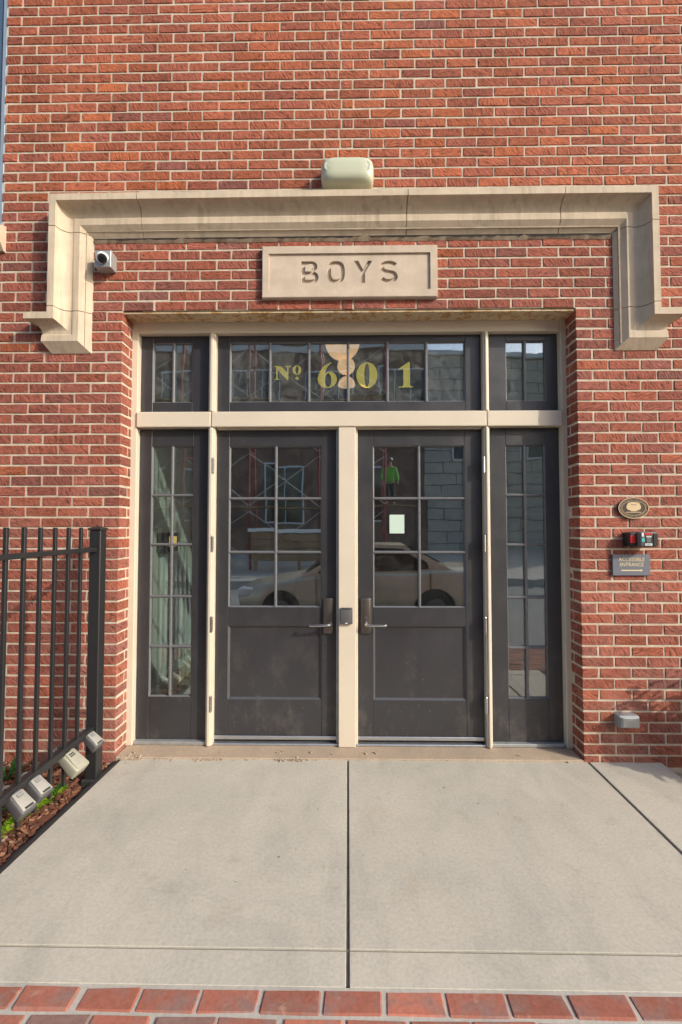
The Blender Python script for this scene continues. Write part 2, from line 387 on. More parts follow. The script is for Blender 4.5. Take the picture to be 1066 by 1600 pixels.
# chamfered box topology, reused for every brick, paver and chip
def chamfer_topology():
    pts = []; b = .2
    for sx in (-1, 1):
        for sy in (-1, 1):
            for sz in (-1, 1):
                for ax in range(3):
                    s_ = [sx, sy, sz]; pts.append(tuple(s_[i] * (1 if i == ax else 1 - b) for i in range(3)))
    bm = bmesh.new(); vv = [bm.verts.new(p) for p in pts]; bm.verts.index_update()
    bmesh.ops.convex_hull(bm, input=vv); bmesh.ops.dissolve_limit(bm, angle_limit=.01, verts=bm.verts, edges=bm.edges)
    bm.verts.index_update(); faces = [[v.index for v in f.verts] for f in bm.faces]
    bm.free(); return faces
CH = chamfer_topology()
def cbox_verts(lo, hi, ch, jit, jz=None):
    jz = jit if jz is None else jz
    out = []
    for sx in (0, 1):
        for sy in (0, 1):
            for sz in (0, 1):
                cor = [(lo[0], hi[0])[sx] + random.uniform(-jit, jit), (lo[1], hi[1])[sy] + random.uniform(-jit, jit) * .5, (lo[2], hi[2])[sz] + random.uniform(-jz, jz)]
                sg = (1 - 2 * sx, 1 - 2 * sy, 1 - 2 * sz); c_ = ch * random.uniform(.7, 1.5)
                for ax in range(3):
                    out.append(tuple(cor[i] + (0 if i == ax else sg[i] * c_) for i in range(3)))
    return out
def pieces_mesh(name, plist):                  # plist: (verts, tint); one mesh
    V, F, T = [], [], []
    for vs_, t in plist:
        n = len(V); V += vs_; F += [[i + n for i in f] for f in CH]; T += [t] * len(vs_)
    me = bpy.data.meshes.new(name); me.from_pydata(V, [], F)
    a = me.color_attributes.new('tint', 'FLOAT_COLOR', 'POINT')
    a.data.foreach_set('color', [x for t in T for x in (*t, 1.0)])
    return me
def piece(name, mat, parent, vs_, tint):
    c = Vector([sum(v[i] for v in vs_) / len(vs_) for i in range(3)])
    me = pieces_mesh(name, [([tuple(Vector(v) - c) for v in vs_], tint)])
    return link_mesh(name, me, mat, parent, c)

# ------------------------------------------------------------------ ground and pavement
ZR = -.21
MB().box(-260, 260, -260, 200, -1.0, -.26).build('ground', 'earth', kind='structure')
road = MB().box(-60, 60, -9.5, -2.52, -.5, ZR).build('road', 'asphalt', kind='structure')
kerb = empty('kerb', (0, -2.44, 0), kind='structure')
for i in range(-9, 9):
    box('kerb_stone', 'kerb_stone', kerb, i * 1.2 + .003, i * 1.2 + 1.197, -2.52, -2.37, -.35, -.012, .012, 2)
pav = empty('pavement', (0, -.7, 0), kind='structure')
def slab(x0, x1, y0, y1, skew0=0, skew1=0):
    m = MB().box(x0, x1, y0, y1, -.16, 0, .0018, 1)
    for v in m.bm.verts:                       # the left edge runs slightly out of square
        if v.co.x < x0 + .02 and skew0: v.co.x += skew0 * (v.co.y - y1)
        if v.co.x > x1 - .02 and skew1: v.co.x += skew1 * (v.co.y - y1)
    return m.build('slab', 'concrete', pav)
slab(-1.432, -.0075, -1.288, 0, .040); slab(.0045, 1.492, -1.288, 0)
slab(-1.485, -.0075, -1.42, -1.297); slab(.0045, 1.492, -1.42, -1.297)
slab(1.508, 1.95, -1.288, -.002); slab(1.508, 1.95, -1.42, -1.297)
box('joint_fill', 'joint_dirt', pav, -1.42, 1.94, -1.41, -.01, -.155, -.0075, 0)
box('mortar_bed', 'grout', pav, -6, 6, -2.37, -1.4215, -.2, -.0012, 0)
big, rest = [], []
pw, ph, g = .1895, .0835, .0080
for r_ in range(11):
    y1 = -1.4305 - r_ * ph
    off = (0, .094)[r_ % 2] if r_ else 0.023
    for i in range(-26, 26):
        x0 = -.081 + i * pw + (0 if r_ == 0 else -.12 + (r_ % 2) * -.0) + (0 if r_ < 2 else off)
        j = random.uniform(-.003, .003)
        vs_ = cbox_verts((x0 + g / 2 + j, y1 - ph + g, -.09), (x0 + pw - g / 2 + j, y1, .0035 + random.uniform(-.002, .002)), .0055, .0035, .0008)
        hue = random.choice((.25, .6, .65, .7, .8, .9, .95, .1, .55))
        t = (min(1, max(0, hue + random.uniform(-.08, .08))), random.random(), random.random())
        (big if r_ < 3 and abs(x0) < 1.3 else rest).append((vs_, t))
for vs_, t in big: piece('paver', 'paver_clay', pav, vs_, t)
tag(link_mesh('paver_field', pieces_mesh('paver_field', rest), 'paver_clay', pav, (0, 0, 0)), kind='stuff')
# far side pavement
MB().box(-60, 60, -23.9, -9.5, -.4, -.01, .01).build('far_pavement', 'kerb_stone', kind='structure')
# planting bed
bed = MB(); N = 40
gv = [[bed.bm.verts.new((-4.2 + 2.78 * i / N, -2.3 + 2.3 * j / N, -.052 + .014 * math.sin(i * 1.7 + j * .9) * math.cos(j * 1.3 - i * .4))) for j in range(N + 1)] for i in range(N + 1)]
for i in range(N):
    for j in range(N): bed.bm.faces.new((gv[i][j], gv[i + 1][j], gv[i + 1][j + 1], gv[i][j + 1]))
bed.build('planting_bed', 'earth', kind='structure')
MB().box(1.95, 5, -1.42, -.0, -.4, -.10, .02).build('side_bed', 'rubble', kind='structure')

# ------------------------------------------------------------------ the school building
CZ = .0677; MOD = .2045
Z = lambda i: (72 - i) * CZ + .041
XL, XR, ZO = -1.48, 1.474, Z(30)
bld = empty('school_building', (0, .15, 0), 'red brick school front with pale stone surround over paired charcoal glazed doors', 'building')
ZT = Z(-18); WX0, WX1, WZ0, WZ1 = -3.45, -2.302, 3.46, 5.9
mo = MB(); yf, yb = .0030, .34
for a in ((-4.2, WX0, -.4, ZT), (WX0, WX1 + .006, -.4, WZ0), (WX0, WX1 + .006, WZ1, ZT), (WX1 + .006, XL - .0024, -.4, ZT), (XR + .0024, 4.2, -.4, ZT), (XL - .0024, XR + .0024, ZO + .004, ZT)):
    mo.box(a[0], a[1], yf, yb, a[2], a[3])
wall = mo.build('wall', 'mortar', bld)
H_OUT = (-1.905, 1.942, 3.598)                 # outer edges of the stone surround
def tint_for(z):
    h = random.gauss(.72 if z > 3.6 else .46, .11)
    if random.random() < (.02 if z > 3.6 else .045): h = random.uniform(.12, .30)
    if random.random() < .012: h = .92
    return (min(1, max(0, h)), random.random(), random.random() if random.random() < .88 else random.uniform(1.6, 2.0))
bricks = []
HX0, HX1 = -1.70, 1.73
def hidden(x0, x1, z0, z1):                    # wholly under the stone surround or the name panel
    if -.53 < x0 and x1 < .55 and 2.97 < z0 and z1 < 3.28: return True
    if z0 > 3.415 and z1 < 3.58 and x0 > H_OUT[0] + .03 and x1 < H_OUT[1] - .03: return True
    for a, b in ((H_OUT[0] + .02, HX0 - .0), (HX1 + .0, H_OUT[1] - .02)):
        if x0 > a and x1 < b and z0 > 2.63 and z1 < 3.58: return True
    return False
jt = .0112
def add_brick(x0, x1, z0, z1, yd=.095, y0=0.0):
    if x1 - x0 < .018: return
    if hidden(x0, x1, z0, z1): return
    dz = random.uniform(-.0012, .0012); p = random.uniform(-.0024, .0002)
    wz = random.uniform(-.0012, .0012)
    vs_ = cbox_verts((x0 + random.uniform(-.0015, .0015), y0 + p, z0 + dz - wz), (x1 + random.uniform(-.0015, .0015), yd, z1 + dz + wz), .0024, .0011)
    bricks.append((vs_, tint_for(z0), (x0 + x1) / 2, (z0 + z1) / 2, x1 - x0))
for k in range(-18, 73):
    z0, z1 = Z(k + 1) + jt / 2, Z(k) - jt / 2
    if k == 72: z0 = -.03
    half = (k % 2 == 0)
    cut = []
    # outward from each corner of the doorway
    first = .0975 if half else .1975
    wob = random.uniform(-.006, .006)
    spans = []
    st_w = MOD - jt * 1.0; gap_ = jt * 1.0
    over = k < 30                              # over the doorway the bond runs on past the corners
    xl, xr = XL, XR
    if over and half: xl, xr = XL - .0975 - gap_, XR + .0975 + gap_
    x, w = xl, (st_w if over else first)
    while x > -4.2:
        spans.append((x - w, x)); x -= w + gap_; w = st_w
    x, w = xr, (st_w if over else first)
    while x < 4.2:
        spans.append((x, x + w)); x += w + gap_; w = st_w
    if over:                                   # the two runs meet near the middle with a cut brick
        x = xl + gap_
        while x + st_w < -.02 + (.05 if half else 0):
            spans.append((x, x + st_w)); x += st_w + gap_
        xe = x; x = xr - gap_
        while x - st_w > xe + .06:
            spans.append((x - st_w, x)); x -= st_w + gap_
        if x - xe > .03: spans.append((xe, x))
    for (a, b) in spans:
        a, b = min(a, b), max(a, b)
        if a == XL - first and k < 0: pass
        corner = k >= 30 and (abs(b - XL) < 1e-6 or abs(a - XR) < 1e-6)
        if z1 > WZ0 + .01 and z0 < WZ1 and a < WX1 and b > WX0:
            if b > WX1 + .03: a = WX1 + .002
            elif a < WX0 - .03: b = WX0 - .002
            else: continue
        sh = 0 if corner else (wob if k < 18 else wob * .25)
        add_brick(a + sh, b + sh, z0, z1, (.195 if half else .098) if corner else .06)
    if k >= 30 and not half:                   # closer bricks in the reveals
        for xa, xb in ((XL - .09, XL - .001), (XR + .001, XR + .09)):
            add_brick(xa, xb, z0, z1, .20, .1085)
def view_size(b):
    _, _, x, z, w = b
    d2 = x * x + 2.92 ** 2 + (z - 1.46) ** 2
    vis = abs(x) < 2.02 and 0 < z < 4.9
    return w / d2 if vis else 0
bricks.sort(key=view_size, reverse=True)
for vs_, t, *_ in bricks[:300]: piece('brick', 'brick', wall, vs_, t)
tag(link_mesh('brick_field', pieces_mesh('brick_field', [b[:2] for b in bricks[300:]]), 'brick', wall, (0, 0, 0)), kind='stuff')

# --- moulded stone surround (label mould), swept in blocks
PROF = [(0, 0), (0, .12), (.042, .12), (.044, .096), (.054, .077), (.068, .061), (.084, .050), (.100, .045), (.114, .045), (.122, .049), (.160, .051), (.225, .006), (.225, -.004)]
hood = empty('stone_surround', (0, 0, 2.6), parent=bld)
XA, XB, ZA, ZF = H_OUT[0], H_OUT[1], H_OUT[2], 2.828
def sweep(path, ends=(0, 0)):                  # path: (x, z) of the outer edge, profile to the right of travel
    m = MB(); rings = []
    n = len(path)
    for i, P in enumerate(path):
        P = Vector(P)
        d0 = (P - Vector(path[i - 1])).normalized() if i else None
        d1 = (Vector(path[i + 1]) - P).normalized() if i < n - 1 else None
        r0 = Vector((d0.y, -d0.x)) if d0 else None; r1 = Vector((d1.y, -d1.x)) if d1 else None
        if r0 and r1: off = (r0 + r1) / (1 + r0.dot(r1))
        else: off = r0 or r1
        ring = []
        for h, p in PROF:
            q = P + off * h
            e = ends[0] if i == 0 else ends[1] if i == n - 1 else 0
            if e: q = q + (d1 if i == 0 else -d0) * (.12 - p if p > 0 else .12)
            ring.append(m.bm.verts.new((q.x, -p if p > 0 else .02, q.y)))
        rings.append(ring)
    for a, b in zip(rings, rings[1:]):
        for j in range(len(PROF) - 1): m.bm.faces.new((a[j], a[j + 1], b[j + 1], b[j]))
        m.bm.faces.new((a[-1], a[0], b[0], b[-1]))
    for i in (0, 1):
        ring = rings[-i]
        if ends[i]:                            # mitred return into the wall
            back = [m.bm.verts.new((v.co.x, .02, v.co.z)) for v in ring]
            for j in range(len(ring) - 1): m.bm.faces.new((ring[j], ring[j + 1], back[j + 1], back[j]))
        else: m.bm.faces.new(ring)
    bmesh.ops.remove_doubles(m.bm, verts=m.bm.verts, dist=1e-5)
    o = m.build('stone_block', 'limestone', hood, smooth=22); return o
gj = .0025
def jig(z): return z
sweep([(-2.054, ZF), (XA, ZF), (XA, 2.866 - gj)], (1, 0))
sweep([(XA, 2.866 + gj), (XA, 3.385 - gj)])
sweep([(XA, 3.385 + gj), (XA, ZA - .006), (-1.345 - gj, ZA - .002)])
sweep([(-1.345 + gj, ZA - .002), (.380 - gj, ZA + .002)])
sweep([(.380 + gj, ZA + .002), (1.366 - gj, ZA + .002)])
sweep([(1.366 + gj, ZA + .002), (XB, ZA + .002), (XB, 3.385 + gj)])
sweep([(XB, 3.385 - gj), (XB, 2.866 + gj)])
sweep([(XB, 2.866 - gj), (XB, ZF), (2.10, ZF)], (0, 1))
# crumbling bed joint under the surround; the dark strip is painted crevice shadow
m = MB(); n = 120; top, bot, mid = [], [], []
for i in range(n + 1):
    x = -1.672 + 3.376 * i / n
    a = random.random() ** 2 if random.random() < .4 else (a if i else .5); a += random.uniform(-.1, .1); zb = 3.338 + .002 * math.sin(i * .31) + random.uniform(-.002, .002)
    zt = 3.352 + .008 * a + random.uniform(-.004, .004)
    bot.append(m.bm.verts.new((x, -.003, zb))); mid.append(m.bm.verts.new((x, -.014 - .006 * a, zt))); top.append(m.bm.verts.new((x, .03, zt + .006)))
for i in range(n):
    m.bm.faces.new((bot[i], bot[i + 1], mid[i + 1], mid[i])); m.bm.faces.new((mid[i], mid[i + 1], top[i + 1], top[i]))
m.build('bed_joint', 'old_mortar', hood); box('shaded_crevice', 'crevice_shade', hood, -1.676, 1.706, -.0042, .02, 3.350, 3.380, 0)
box('joint_core', 'old_mortar', hood, XA + .02, XB - .02, -.03, .015, 3.40, 3.575, 0)
box('joint_core', 'old_mortar', hood, XA + .03, HX0 - .01, -.03, .015, 2.64, 3.399, 0)
box('joint_core', 'old_mortar', hood, HX1 + .01, XB - .03, -.03, .015, 2.64, 3.399, 0)

# --- carved name panel
npan = empty('name_panel', (0, 0, 2.947), parent=bld)
px0, px1, pz0, pz1 = -.557, .579, 2.950, 3.292; ix0, ix1, iz0, iz1 = -.513, .533, 3.000, 3.242
m = MB()
rim = [(px0, pz0), (px1, pz0), (px1, pz1), (px0, pz1)]; inn = [(ix0, iz0), (ix1, iz0), (ix1, iz1), (ix0, iz1)]
yo, yi = -.034, -.022
O = [m.bm.verts.new((x, yo, z)) for x, z in rim]; I = [m.bm.verts.new((x, yo, z)) for x, z in inn]; D = [m.bm.verts.new((x, yi + .004, z)) for x, z in inn]; Bk = [m.bm.verts.new((x, .02, z)) for x, z in rim]
for i in range(4):
    j = (i + 1) % 4
    m.bm.faces.new((O[i], O[j], I[j], I[i])); m.bm.faces.new((I[i], I[j], D[j], D[i])); m.bm.faces.new((O[j], O[i], Bk[i], Bk[j]))
bmesh.ops.bevel(m.bm, geom=[e for e in m.bm.edges if all(v in O for v in e.verts)], offset=.004, segments=2, affect='EDGES')
m.build('panel_border', 'limestone_panel', npan)
def ell(cx, cy, rx, ry, n=28, a0=0, a1=360): return [(cx + rx * math.cos(R(a0 + (a1 - a0) * i / n)), cy + ry * math.sin(R(a0 + (a1 - a0) * i / n))) for i in range(n + (a1 - a0 != 360))]
def stroke(pts, w):                            # even-width polyline outline
    pts = [Vector(p) for p in pts]; Lf, Rt = [], []
    for i, p in enumerate(pts):
        d0 = (p - pts[i - 1]).normalized() if i else None; d1 = (pts[i + 1] - p).normalized() if i < len(pts) - 1 else None
        n0 = Vector((-d0.y, d0.x)) if d0 else None; n1 = Vector((-d1.y, d1.x)) if d1 else None
        o_ = (n0 + n1) / max(.4, 1 + n0.dot(n1)) if n0 and n1 else (n0 or n1)
        Lf.append(tuple(p + o_ * w / 2)); Rt.append(tuple(p - o_ * w / 2))
    return Lf + Rt[::-1]
def arc(cx, cy, rx, ry, a0, a1, n=10): return [(cx + rx * math.cos(R(a0 + (a1 - a0) * i / n)), cy + ry * math.sin(R(a0 + (a1 - a0) * i / n))) for i in range(n + 1)]
# letter outlines (x, z) in metres on the panel; cut through the face plate
lz0, lz1 = 3.050, 3.196; lh = lz1 - lz0; sw = .0245
def L(pts, x, w): return [(x + p[0] * w, lz0 + p[1] * lh) for p in pts]
letters = []
bx, bw = -.302, .112
letters.append([(bx, lz0), (bx + bw * .66, lz0)] + arc(bx + bw * .66, lz0 + lh * .27, bw * .34, lh * .27, -90, 80) + arc(bx + bw * .60, lz0 + lh * .765, bw * .33, lh * .235, -55, 90) + [(bx, lz1)])
letters.append([(bx + sw, lz0 + sw)] + [(bx + bw * .64, lz0 + sw)] + arc(bx + bw * .64, lz0 + lh * .27, bw * .36 - sw, lh * .27 - sw, -90, 90, 8) + [(bx + sw, lz0 + lh * .54 - sw)])
letters.append([(bx + sw, lz0 + lh * .54)] + [(bx + bw * .58, lz0 + lh * .54)] + arc(bx + bw * .58, lz0 + lh * .77, bw * .34 - sw, lh * .23 - sw * .999 + .006, -80, 90, 8) + [(bx + sw, lz1 - sw)])
ox, ow = -.134, .114
def sup(cx, cy, rx, ry, n=36, e=.72): return [(cx + rx * math.copysign(abs(math.cos(t)) ** e, math.cos(t)), cy + ry * math.copysign(abs(math.sin(t)) ** e, math.sin(t))) for t in [2 * math.pi * i / n for i in range(n)]]
letters.append(sup(ox + ow / 2, (lz0 + lz1) / 2, ow / 2, lh / 2)); letters.append(sup(ox + ow / 2, (lz0 + lz1) / 2, ow / 2 - sw, lh / 2 - sw))
yx, yw = .040, .118
letters.append([(yx + yw / 2 - sw / 2, lz0), (yx + yw / 2 + sw / 2, lz0), (yx + yw / 2 + sw / 2, lz0 + lh * .46), (yx + yw, lz1), (yx + yw - sw * 1.15, lz1), (yx + yw / 2, lz0 + lh * .60), (yx + sw * 1.15, lz1), (yx, lz1), (yx + yw / 2 - sw / 2, lz0 + lh * .46)])
sx_, s_w = .208, .116; cs = (sx_ + s_w / 2)
spine = arc(cs, lz1 - lh * .27, s_w / 2 - sw / 2, lh * .27 - sw / 2, 20, 180, 12) + arc(cs - .004, lz1 - lh * .27, s_w / 2 - sw / 2 - .004, lh * .22, 200, 262, 5) + arc(cs + .004, lz0 + lh * .27, s_w / 2 - sw / 2 - .004, lh * .22, 82, 20, 5) + arc(cs, lz0 + lh * .27, s_w / 2 - sw / 2, lh * .27 - sw / 2, 0, -162, 12)
letters.append(stroke(spine, sw))
plate = curve_mesh([[(ix0 - .001, iz0 - .001), (ix1 + .001, iz0 - .001), (ix1 + .001, iz1 + .001), (ix0 - .001, iz1 + .001)]] + letters, .008)
MB().mesh(plate, TO_WALL(0, yi + .008, 0)).build('panel_face', 'limestone_panel', npan)
box('letter_ground', 'limestone_panel', npan, ix0 - .01, ix1 + .01, yi + .0155, .019, iz0 - .01, iz1 + .01, 0)

# --- steel lintel and door frame
lin = MB().box(XL - .002, XR + .002, .012, .16, ZO - .013, ZO + .002, .002)
lin.build('lintel', 'rusty_cream_paint', bld)
FY = .14; DY = .19
frame = empty('door_frame', (0, .2, 0), parent=bld)
fb = lambda n, *a, b=.004, mat='cream_paint': box(n, mat, frame, *a, b, 2)
fb('jamb', XL - .012, -1.440, FY, .26, .012, 2.875); fb('jamb', 1.438, XR + .012, FY, .26, .012, 2.875)
fb('head', -1.4395, 1.4375, FY + .002, .26, 2.797, 2.873)
for a, b in ((-1.4395, -.932), (-.928, .933), (.937, 1.4375)):
    fb('transom_bar', a, b, FY - .012, .26, 2.146, 2.251, b=.006)
    if a > -1 and a < 0: fb('drip_edge', a + .03, b - .03, FY + .02, .24, 2.136, 2.1455, b=.002)
for x0, x1 in ((-.952, -.905), (.915, .955)):
    fb('mullion', x0, x1, FY + .002, .26, .012, 2.1455, b=.007); fb('mullion', x0, x1, FY + .002, .26, 2.2515, 2.7965, b=.007)
    fb('mullion_bead', x0 + .012, x1 - .012, FY - .010, FY + .004, .014, 2.144, b=.005); fb('mullion_bead', x0 + .012, x1 - .012, FY - .010, FY + .004, 2.254, 2.7945, b=.005)
fb('mullion', -.064, .052, FY - .004, .26, .012, 2.1455, b=.005)
fb('mullion_edge', -.080, -.0645, FY + .030, .25, .012, 2.144, b=.003, mat='galvanised'); fb('mullion_edge', .0525, .066, FY + .030, .25, .012, 2.144, b=.003)
# concrete door sill with its crumbly front edge
m = MB().box(XL + .002, XR - .002, -.004, .30, -.15, .010, .004)
m.build('door_sill', 'sill_concrete', bld)
m = MB()
for i in range(150):
    x = random.choice((random.uniform(-1.43, -.55), random.uniform(-.45, -.25), random.uniform(-1.43, -1.3), random.uniform(-.98, -.8))); y = random.gauss(-.012, .008)
    if i > 128: x, y = random.uniform(-1.4, 1.45), random.uniform(-.02, .10)
    s_ = random.uniform(.003, .012)
    m.box(-s_, s_, -s_ * .5, s_ * .5, -s_ * .3, s_ * .3, 0, 1, Matrix.Translation((x, y, .003 + (.010 if y > 0 else 0))) @ Euler((random.uniform(-.4, .4), random.uniform(-.4, .4), random.uniform(0, 6))).to_matrix().to_4x4())
m.build('sill_crumbs', 'sill_concrete', label='broken mortar crumbs along the front edge of the door sill', cat='debris', kind='stuff')

def glazed(part, x0, x1, z0, z1, gx0, gx1, gz0, gz1, vx, hz, y, glass, thick=.045, rail_names=True, panel=None):
    """stiles, rails, muntins and one pane per light"""
    D = 'charcoal_paint'; y1 = y + thick; e = .0006
    box('stile', D, part, x0, gx0 - .0, y, y1, z0, z1, .002); box('stile', D, part, gx1, x1, y, y1, z0, z1, .002)
    box('rail', D, part, gx0 + e, gx1 - e, y + .0008, y1, gz1, z1, .0015)
    if panel:
        a, b = panel
        box('rail', D, part, gx0 + e, gx1 - e, y + .0008, y1, b, gz0, .0015); box('rail', D, part, gx0 + e, gx1 - e, y + .0008, y1, z0, a, .0015)
        box('panel', D, part, gx0 - .004, gx1 + .004, y + .016, y1 - .010, a - .004, b + .004, 0)
        m = MB()                               # sloped moulding round the panel
        o_ = [(gx0, a), (gx1, a), (gx1, b), (gx0, b)]; w_ = .012
        i_ = [(gx0 + w_, a + w_), (gx1 - w_, a + w_), (gx1 - w_, b - w_), (gx0 + w_, b - w_)]
        A = [m.bm.verts.new((x, y + .003, z)) for x, z in o_]; Bv = [m.bm.verts.new((x, y + .0155, z)) for x, z in i_]
        for i in range(4): m.bm.faces.new((A[i], A[(i + 1) % 4], Bv[(i + 1) % 4], Bv[i]))
        m.build('panel_moulding', 'moulding_grey', part)
    else:
        box('rail', D, part, gx0 + e, gx1 - e, y + .0008, y1, z0, gz0, .0015)
    m = MB(); w_ = .008                        # sloped glazing bead
    o_ = [(gx0, gz0), (gx1, gz0), (gx1, gz1), (gx0, gz1)]; i_ = [(gx0 + w_, gz0 + w_), (gx1 - w_, gz0 + w_), (gx1 - w_, gz1 - w_), (gx0 + w_, gz1 - w_)]
    A = [m.bm.verts.new((x, y + .003, z)) for x, z in o_]; Bv = [m.bm.verts.new((x, y + .017, z)) for x, z in i_]
    for i in range(4): m.bm.faces.new((A[i], A[(i + 1) % 4], Bv[(i + 1) % 4], Bv[i]))
    m.build('glazing_bead', 'bead_grey', part)
    mw = .0095
    xs = [gx0] + list(vx) + [gx1]; zs = [gz0] + list(hz) + [gz1]
    for x in vx:
        m = MB(); prof = [(-mw, y + .018), (-mw, y + .008), (-.004, y + .002), (.004, y + .002), (mw, y + .008), (mw, y + .018)]
        a = [m.bm.verts.new((x + p, q, gz0 + .001)) for p, q in prof]; b = [m.bm.verts.new((x + p, q, gz1 - .001)) for p, q in prof]
        for i in range(5): m.bm.faces.new((a[i], a[i + 1], b[i + 1], b[i]))
        m.build('muntin', 'bead_grey', part)
    for z in hz:
        for xa, xb in zip(xs, xs[1:]):
            m = MB(); prof = [(-mw, y + .018), (-mw, y + .009), (-.004, y + .003), (.004, y + .003), (mw, y + .009), (mw, y + .018)]
            xa_ = xa + (.001 if xa == gx0 else .004); xb_ = xb - (.001 if xb == gx1 else .004)
            a = [m.bm.verts.new((xa_, q, z + p)) for p, q in prof]; b = [m.bm.verts.new((xb_, q, z + p)) for p, q in prof]
            for i in range(5): m.bm.faces.new((a[i], a[i + 1], b[i + 1], b[i]))
            m.build('muntin', 'bead_grey', part)
    for xa, xb in zip(xs, xs[1:]):
        for za, zb in zip(zs, zs[1:]):
            c = Vector(((xa + xb) / 2, y + .0225, (za + zb) / 2))
            M = Matrix.Translation(c) @ Euler((R(random.gauss(0, .10)), 0, R(random.gauss(0, .10)))).to_matrix().to_4x4()
            MB().box(-(xb - xa) / 2 + .001, (xb - xa) / 2 - .001, -.0025, .0025, -(zb - za) / 2 + .001, (zb - za) / 2 - .001, 0, 1, M).build('pane', glass, part)

door_hz = (1.295, 1.663)
def door(x0, x1, gx0, gx1, vx, hinge_x, lever_dir, plate_x, keyed, hz_list):
    d = empty('door', ((x0 + x1) / 2, DY, .03), parent=bld)
    glazed(d, x0, x1, .032, 2.134, gx0, gx1, .922, 2.025, (vx,), door_hz, DY, 'door_glass', panel=(.302, .794))
    box('door_sweep', 'aluminium', d, x0 + .004, x1 - .004, DY - .012, DY - .001, .040, .064, .003)
    box('threshold', 'aluminium', bld, x0 - .004, x1 + .004, DY - .035, DY + .06, .0105, .024, .004)
    for z in hz_list:
        m = MB()
        for i in range(5): m.cyl((hinge_x, FY - .006, z - .05 + i * .0205), (hinge_x, FY - .006, z - .05 + i * .0205 + .0185), .0068, seg=10)
        m.cyl((hinge_x, FY - .006, z - .054), (hinge_x, FY - .006, z + .056), .0045, seg=8); m.cyl((hinge_x, FY - .006, z + .054), (hinge_x, FY - .006, z + .060), .005, .002, seg=8)
        m.box(hinge_x - .010, hinge_x + .010, FY - .003, FY + .0015, z - .05, z + .05)
        m.build('hinge', 'steel', d, smooth=True)
    m = MB().box(plate_x - .034, plate_x + .034, DY - .020, DY + .001, .748, .988, .010, 2)
    if not keyed: m.box(plate_x + .018, plate_x + .040, DY - .014, DY + .001, .90, .984, .005)
    else: m.box(plate_x + .022, plate_x + .040, DY - .014, DY + .001, .756, .984, .005)
    m.build('lock_plate', 'bronze_metal', d, smooth=True)
    lx = plate_x + (.014 if not keyed else 0.0)
    m = MB().cyl((lx, DY - .020, .815), (lx, DY - .034, .815), .013, seg=16)
    m.tube([(lx, DY - .03, .815), (lx, DY - .055, .815), (lx + lever_dir * .012, DY - .066, .815), (lx + lever_dir * .03, DY - .068, .8145), (lx + lever_dir * .118, DY - .068, .812), (lx + lever_dir * .130, DY - .064, .812), (lx + lever_dir * .134, DY - .050, .813)], [.0085, .0085, .009, .009, .0085, .0085, .008], 10)
    m.build('lever', 'steel', d, smooth=True)
    if keyed:
        MB().cyl((lx, DY - .019, .856), (lx, DY - .026, .856), .011, seg=18).cyl((lx, DY - .026, .856), (lx, DY - .028, .856), .0075, seg=16).build('lock_cylinder', 'steel', d, smooth=True)
        MB().box(lx - .0012, lx + .0012, DY - .0286, DY - .0278, .850, .862).build('keyhole', 'print_black', d)
    return d
door(-.924, -.070, -.817, -.180, -.496, -.917, -1, -.136, False, (1.882, 1.353, .816, .290))
door(.058, .914, .172, .797, .486, .913, 1, .119, True, (1.885, 1.354, .811, .287))
sh = (.655, .993, 1.347, 1.686)
for x0, x1, g0, g1, vx in ((-1.4385, -.953, -1.354, -1.065, -1.213), (.956, 1.4365, 1.076, 1.342, 1.206)):
    s_ = empty('sidelight', ((x0 + x1) / 2, DY, .03), parent=bld)
    glazed(s_, x0, x1, .036, 2.137, g0, g1, .318, 2.027, (vx,), sh, DY - .004, 'side_glass')
    box('sidelight_sill', 'galvanised', s_, x0, x1, FY + .012, DY + .03, .012, .034, .003)
for x0, x1, g0, g1, vx in ((-1.4385, -.953, -1.356, -1.078, (-1.215,)), (-.904, .914, -.818, .808, (-.542, -.271, .001, .272, .540)), (.956, 1.4365, 1.086, 1.358, (1.218,))):
    s_ = empty('transom_window', ((x0 + x1) / 2, DY, 2.26), parent=bld)
    glazed(s_, x0, x1, 2.254, 2.7955, g0, g1, 2.331, 2.750, vx, (), DY - .002, 'transom_glass')
    if len(vx) > 1: trans = s_
# gilt house number on the glass, each sign with a dark shade behind it
def glyph(name, splines, y, mat, dx=0, dz=0):
    me = curve_mesh([[(x + dx, z + dz) for x, z in s] for s in splines], .0006)
    return MB().mesh(me, TO_WALL(0, y, 0)).build(name, mat, trans)
def sixpath(x0, x1, z0, z1):
    w, h = x1 - x0, z1 - z0
    out = [(x0 + w * .98, z1 - h * .0)] + [(x0 + w * .93, z1 + h * .0)]
    out = [(x0 + w * .76, z1), (x0 + w * .70, z1)] + [(x0 + w * .50, z1 - h * .06), (x0 + w * .27, z1 - h * .19), (x0 + w * .10, z1 - h * .38), (x0, z1 - h * .62), (x0 + w * .01, z1 - h * .72), (x0 + w * .07, z1 - h * .84), (x0 + w * .19, z1 - h * .94), (x0 + w * .36, z0), (x0 + w * .50, z0 - h * .01)]
    out += [(x0 + w * .68, z0 + h * .01), (x0 + w * .86, z0 + h * .09), (x0 + w * .97, z0 + h * .22), (x0 + w, z0 + h * .34), (x0 + w * .96, z0 + h * .48), (x0 + w * .85, z0 + h * .58), (x0 + w * .68, z0 + h * .635), (x0 + w * .50, z0 + h * .62), (x0 + w * .40, z0 + h * .58), (x0 + w * .44, z1 - h * .28), (x0 + w * .56, z1 - h * .12)]
    return [out, ell(x0 + w * .55, z0 + h * .30, w * .16, h * .275, 20)]
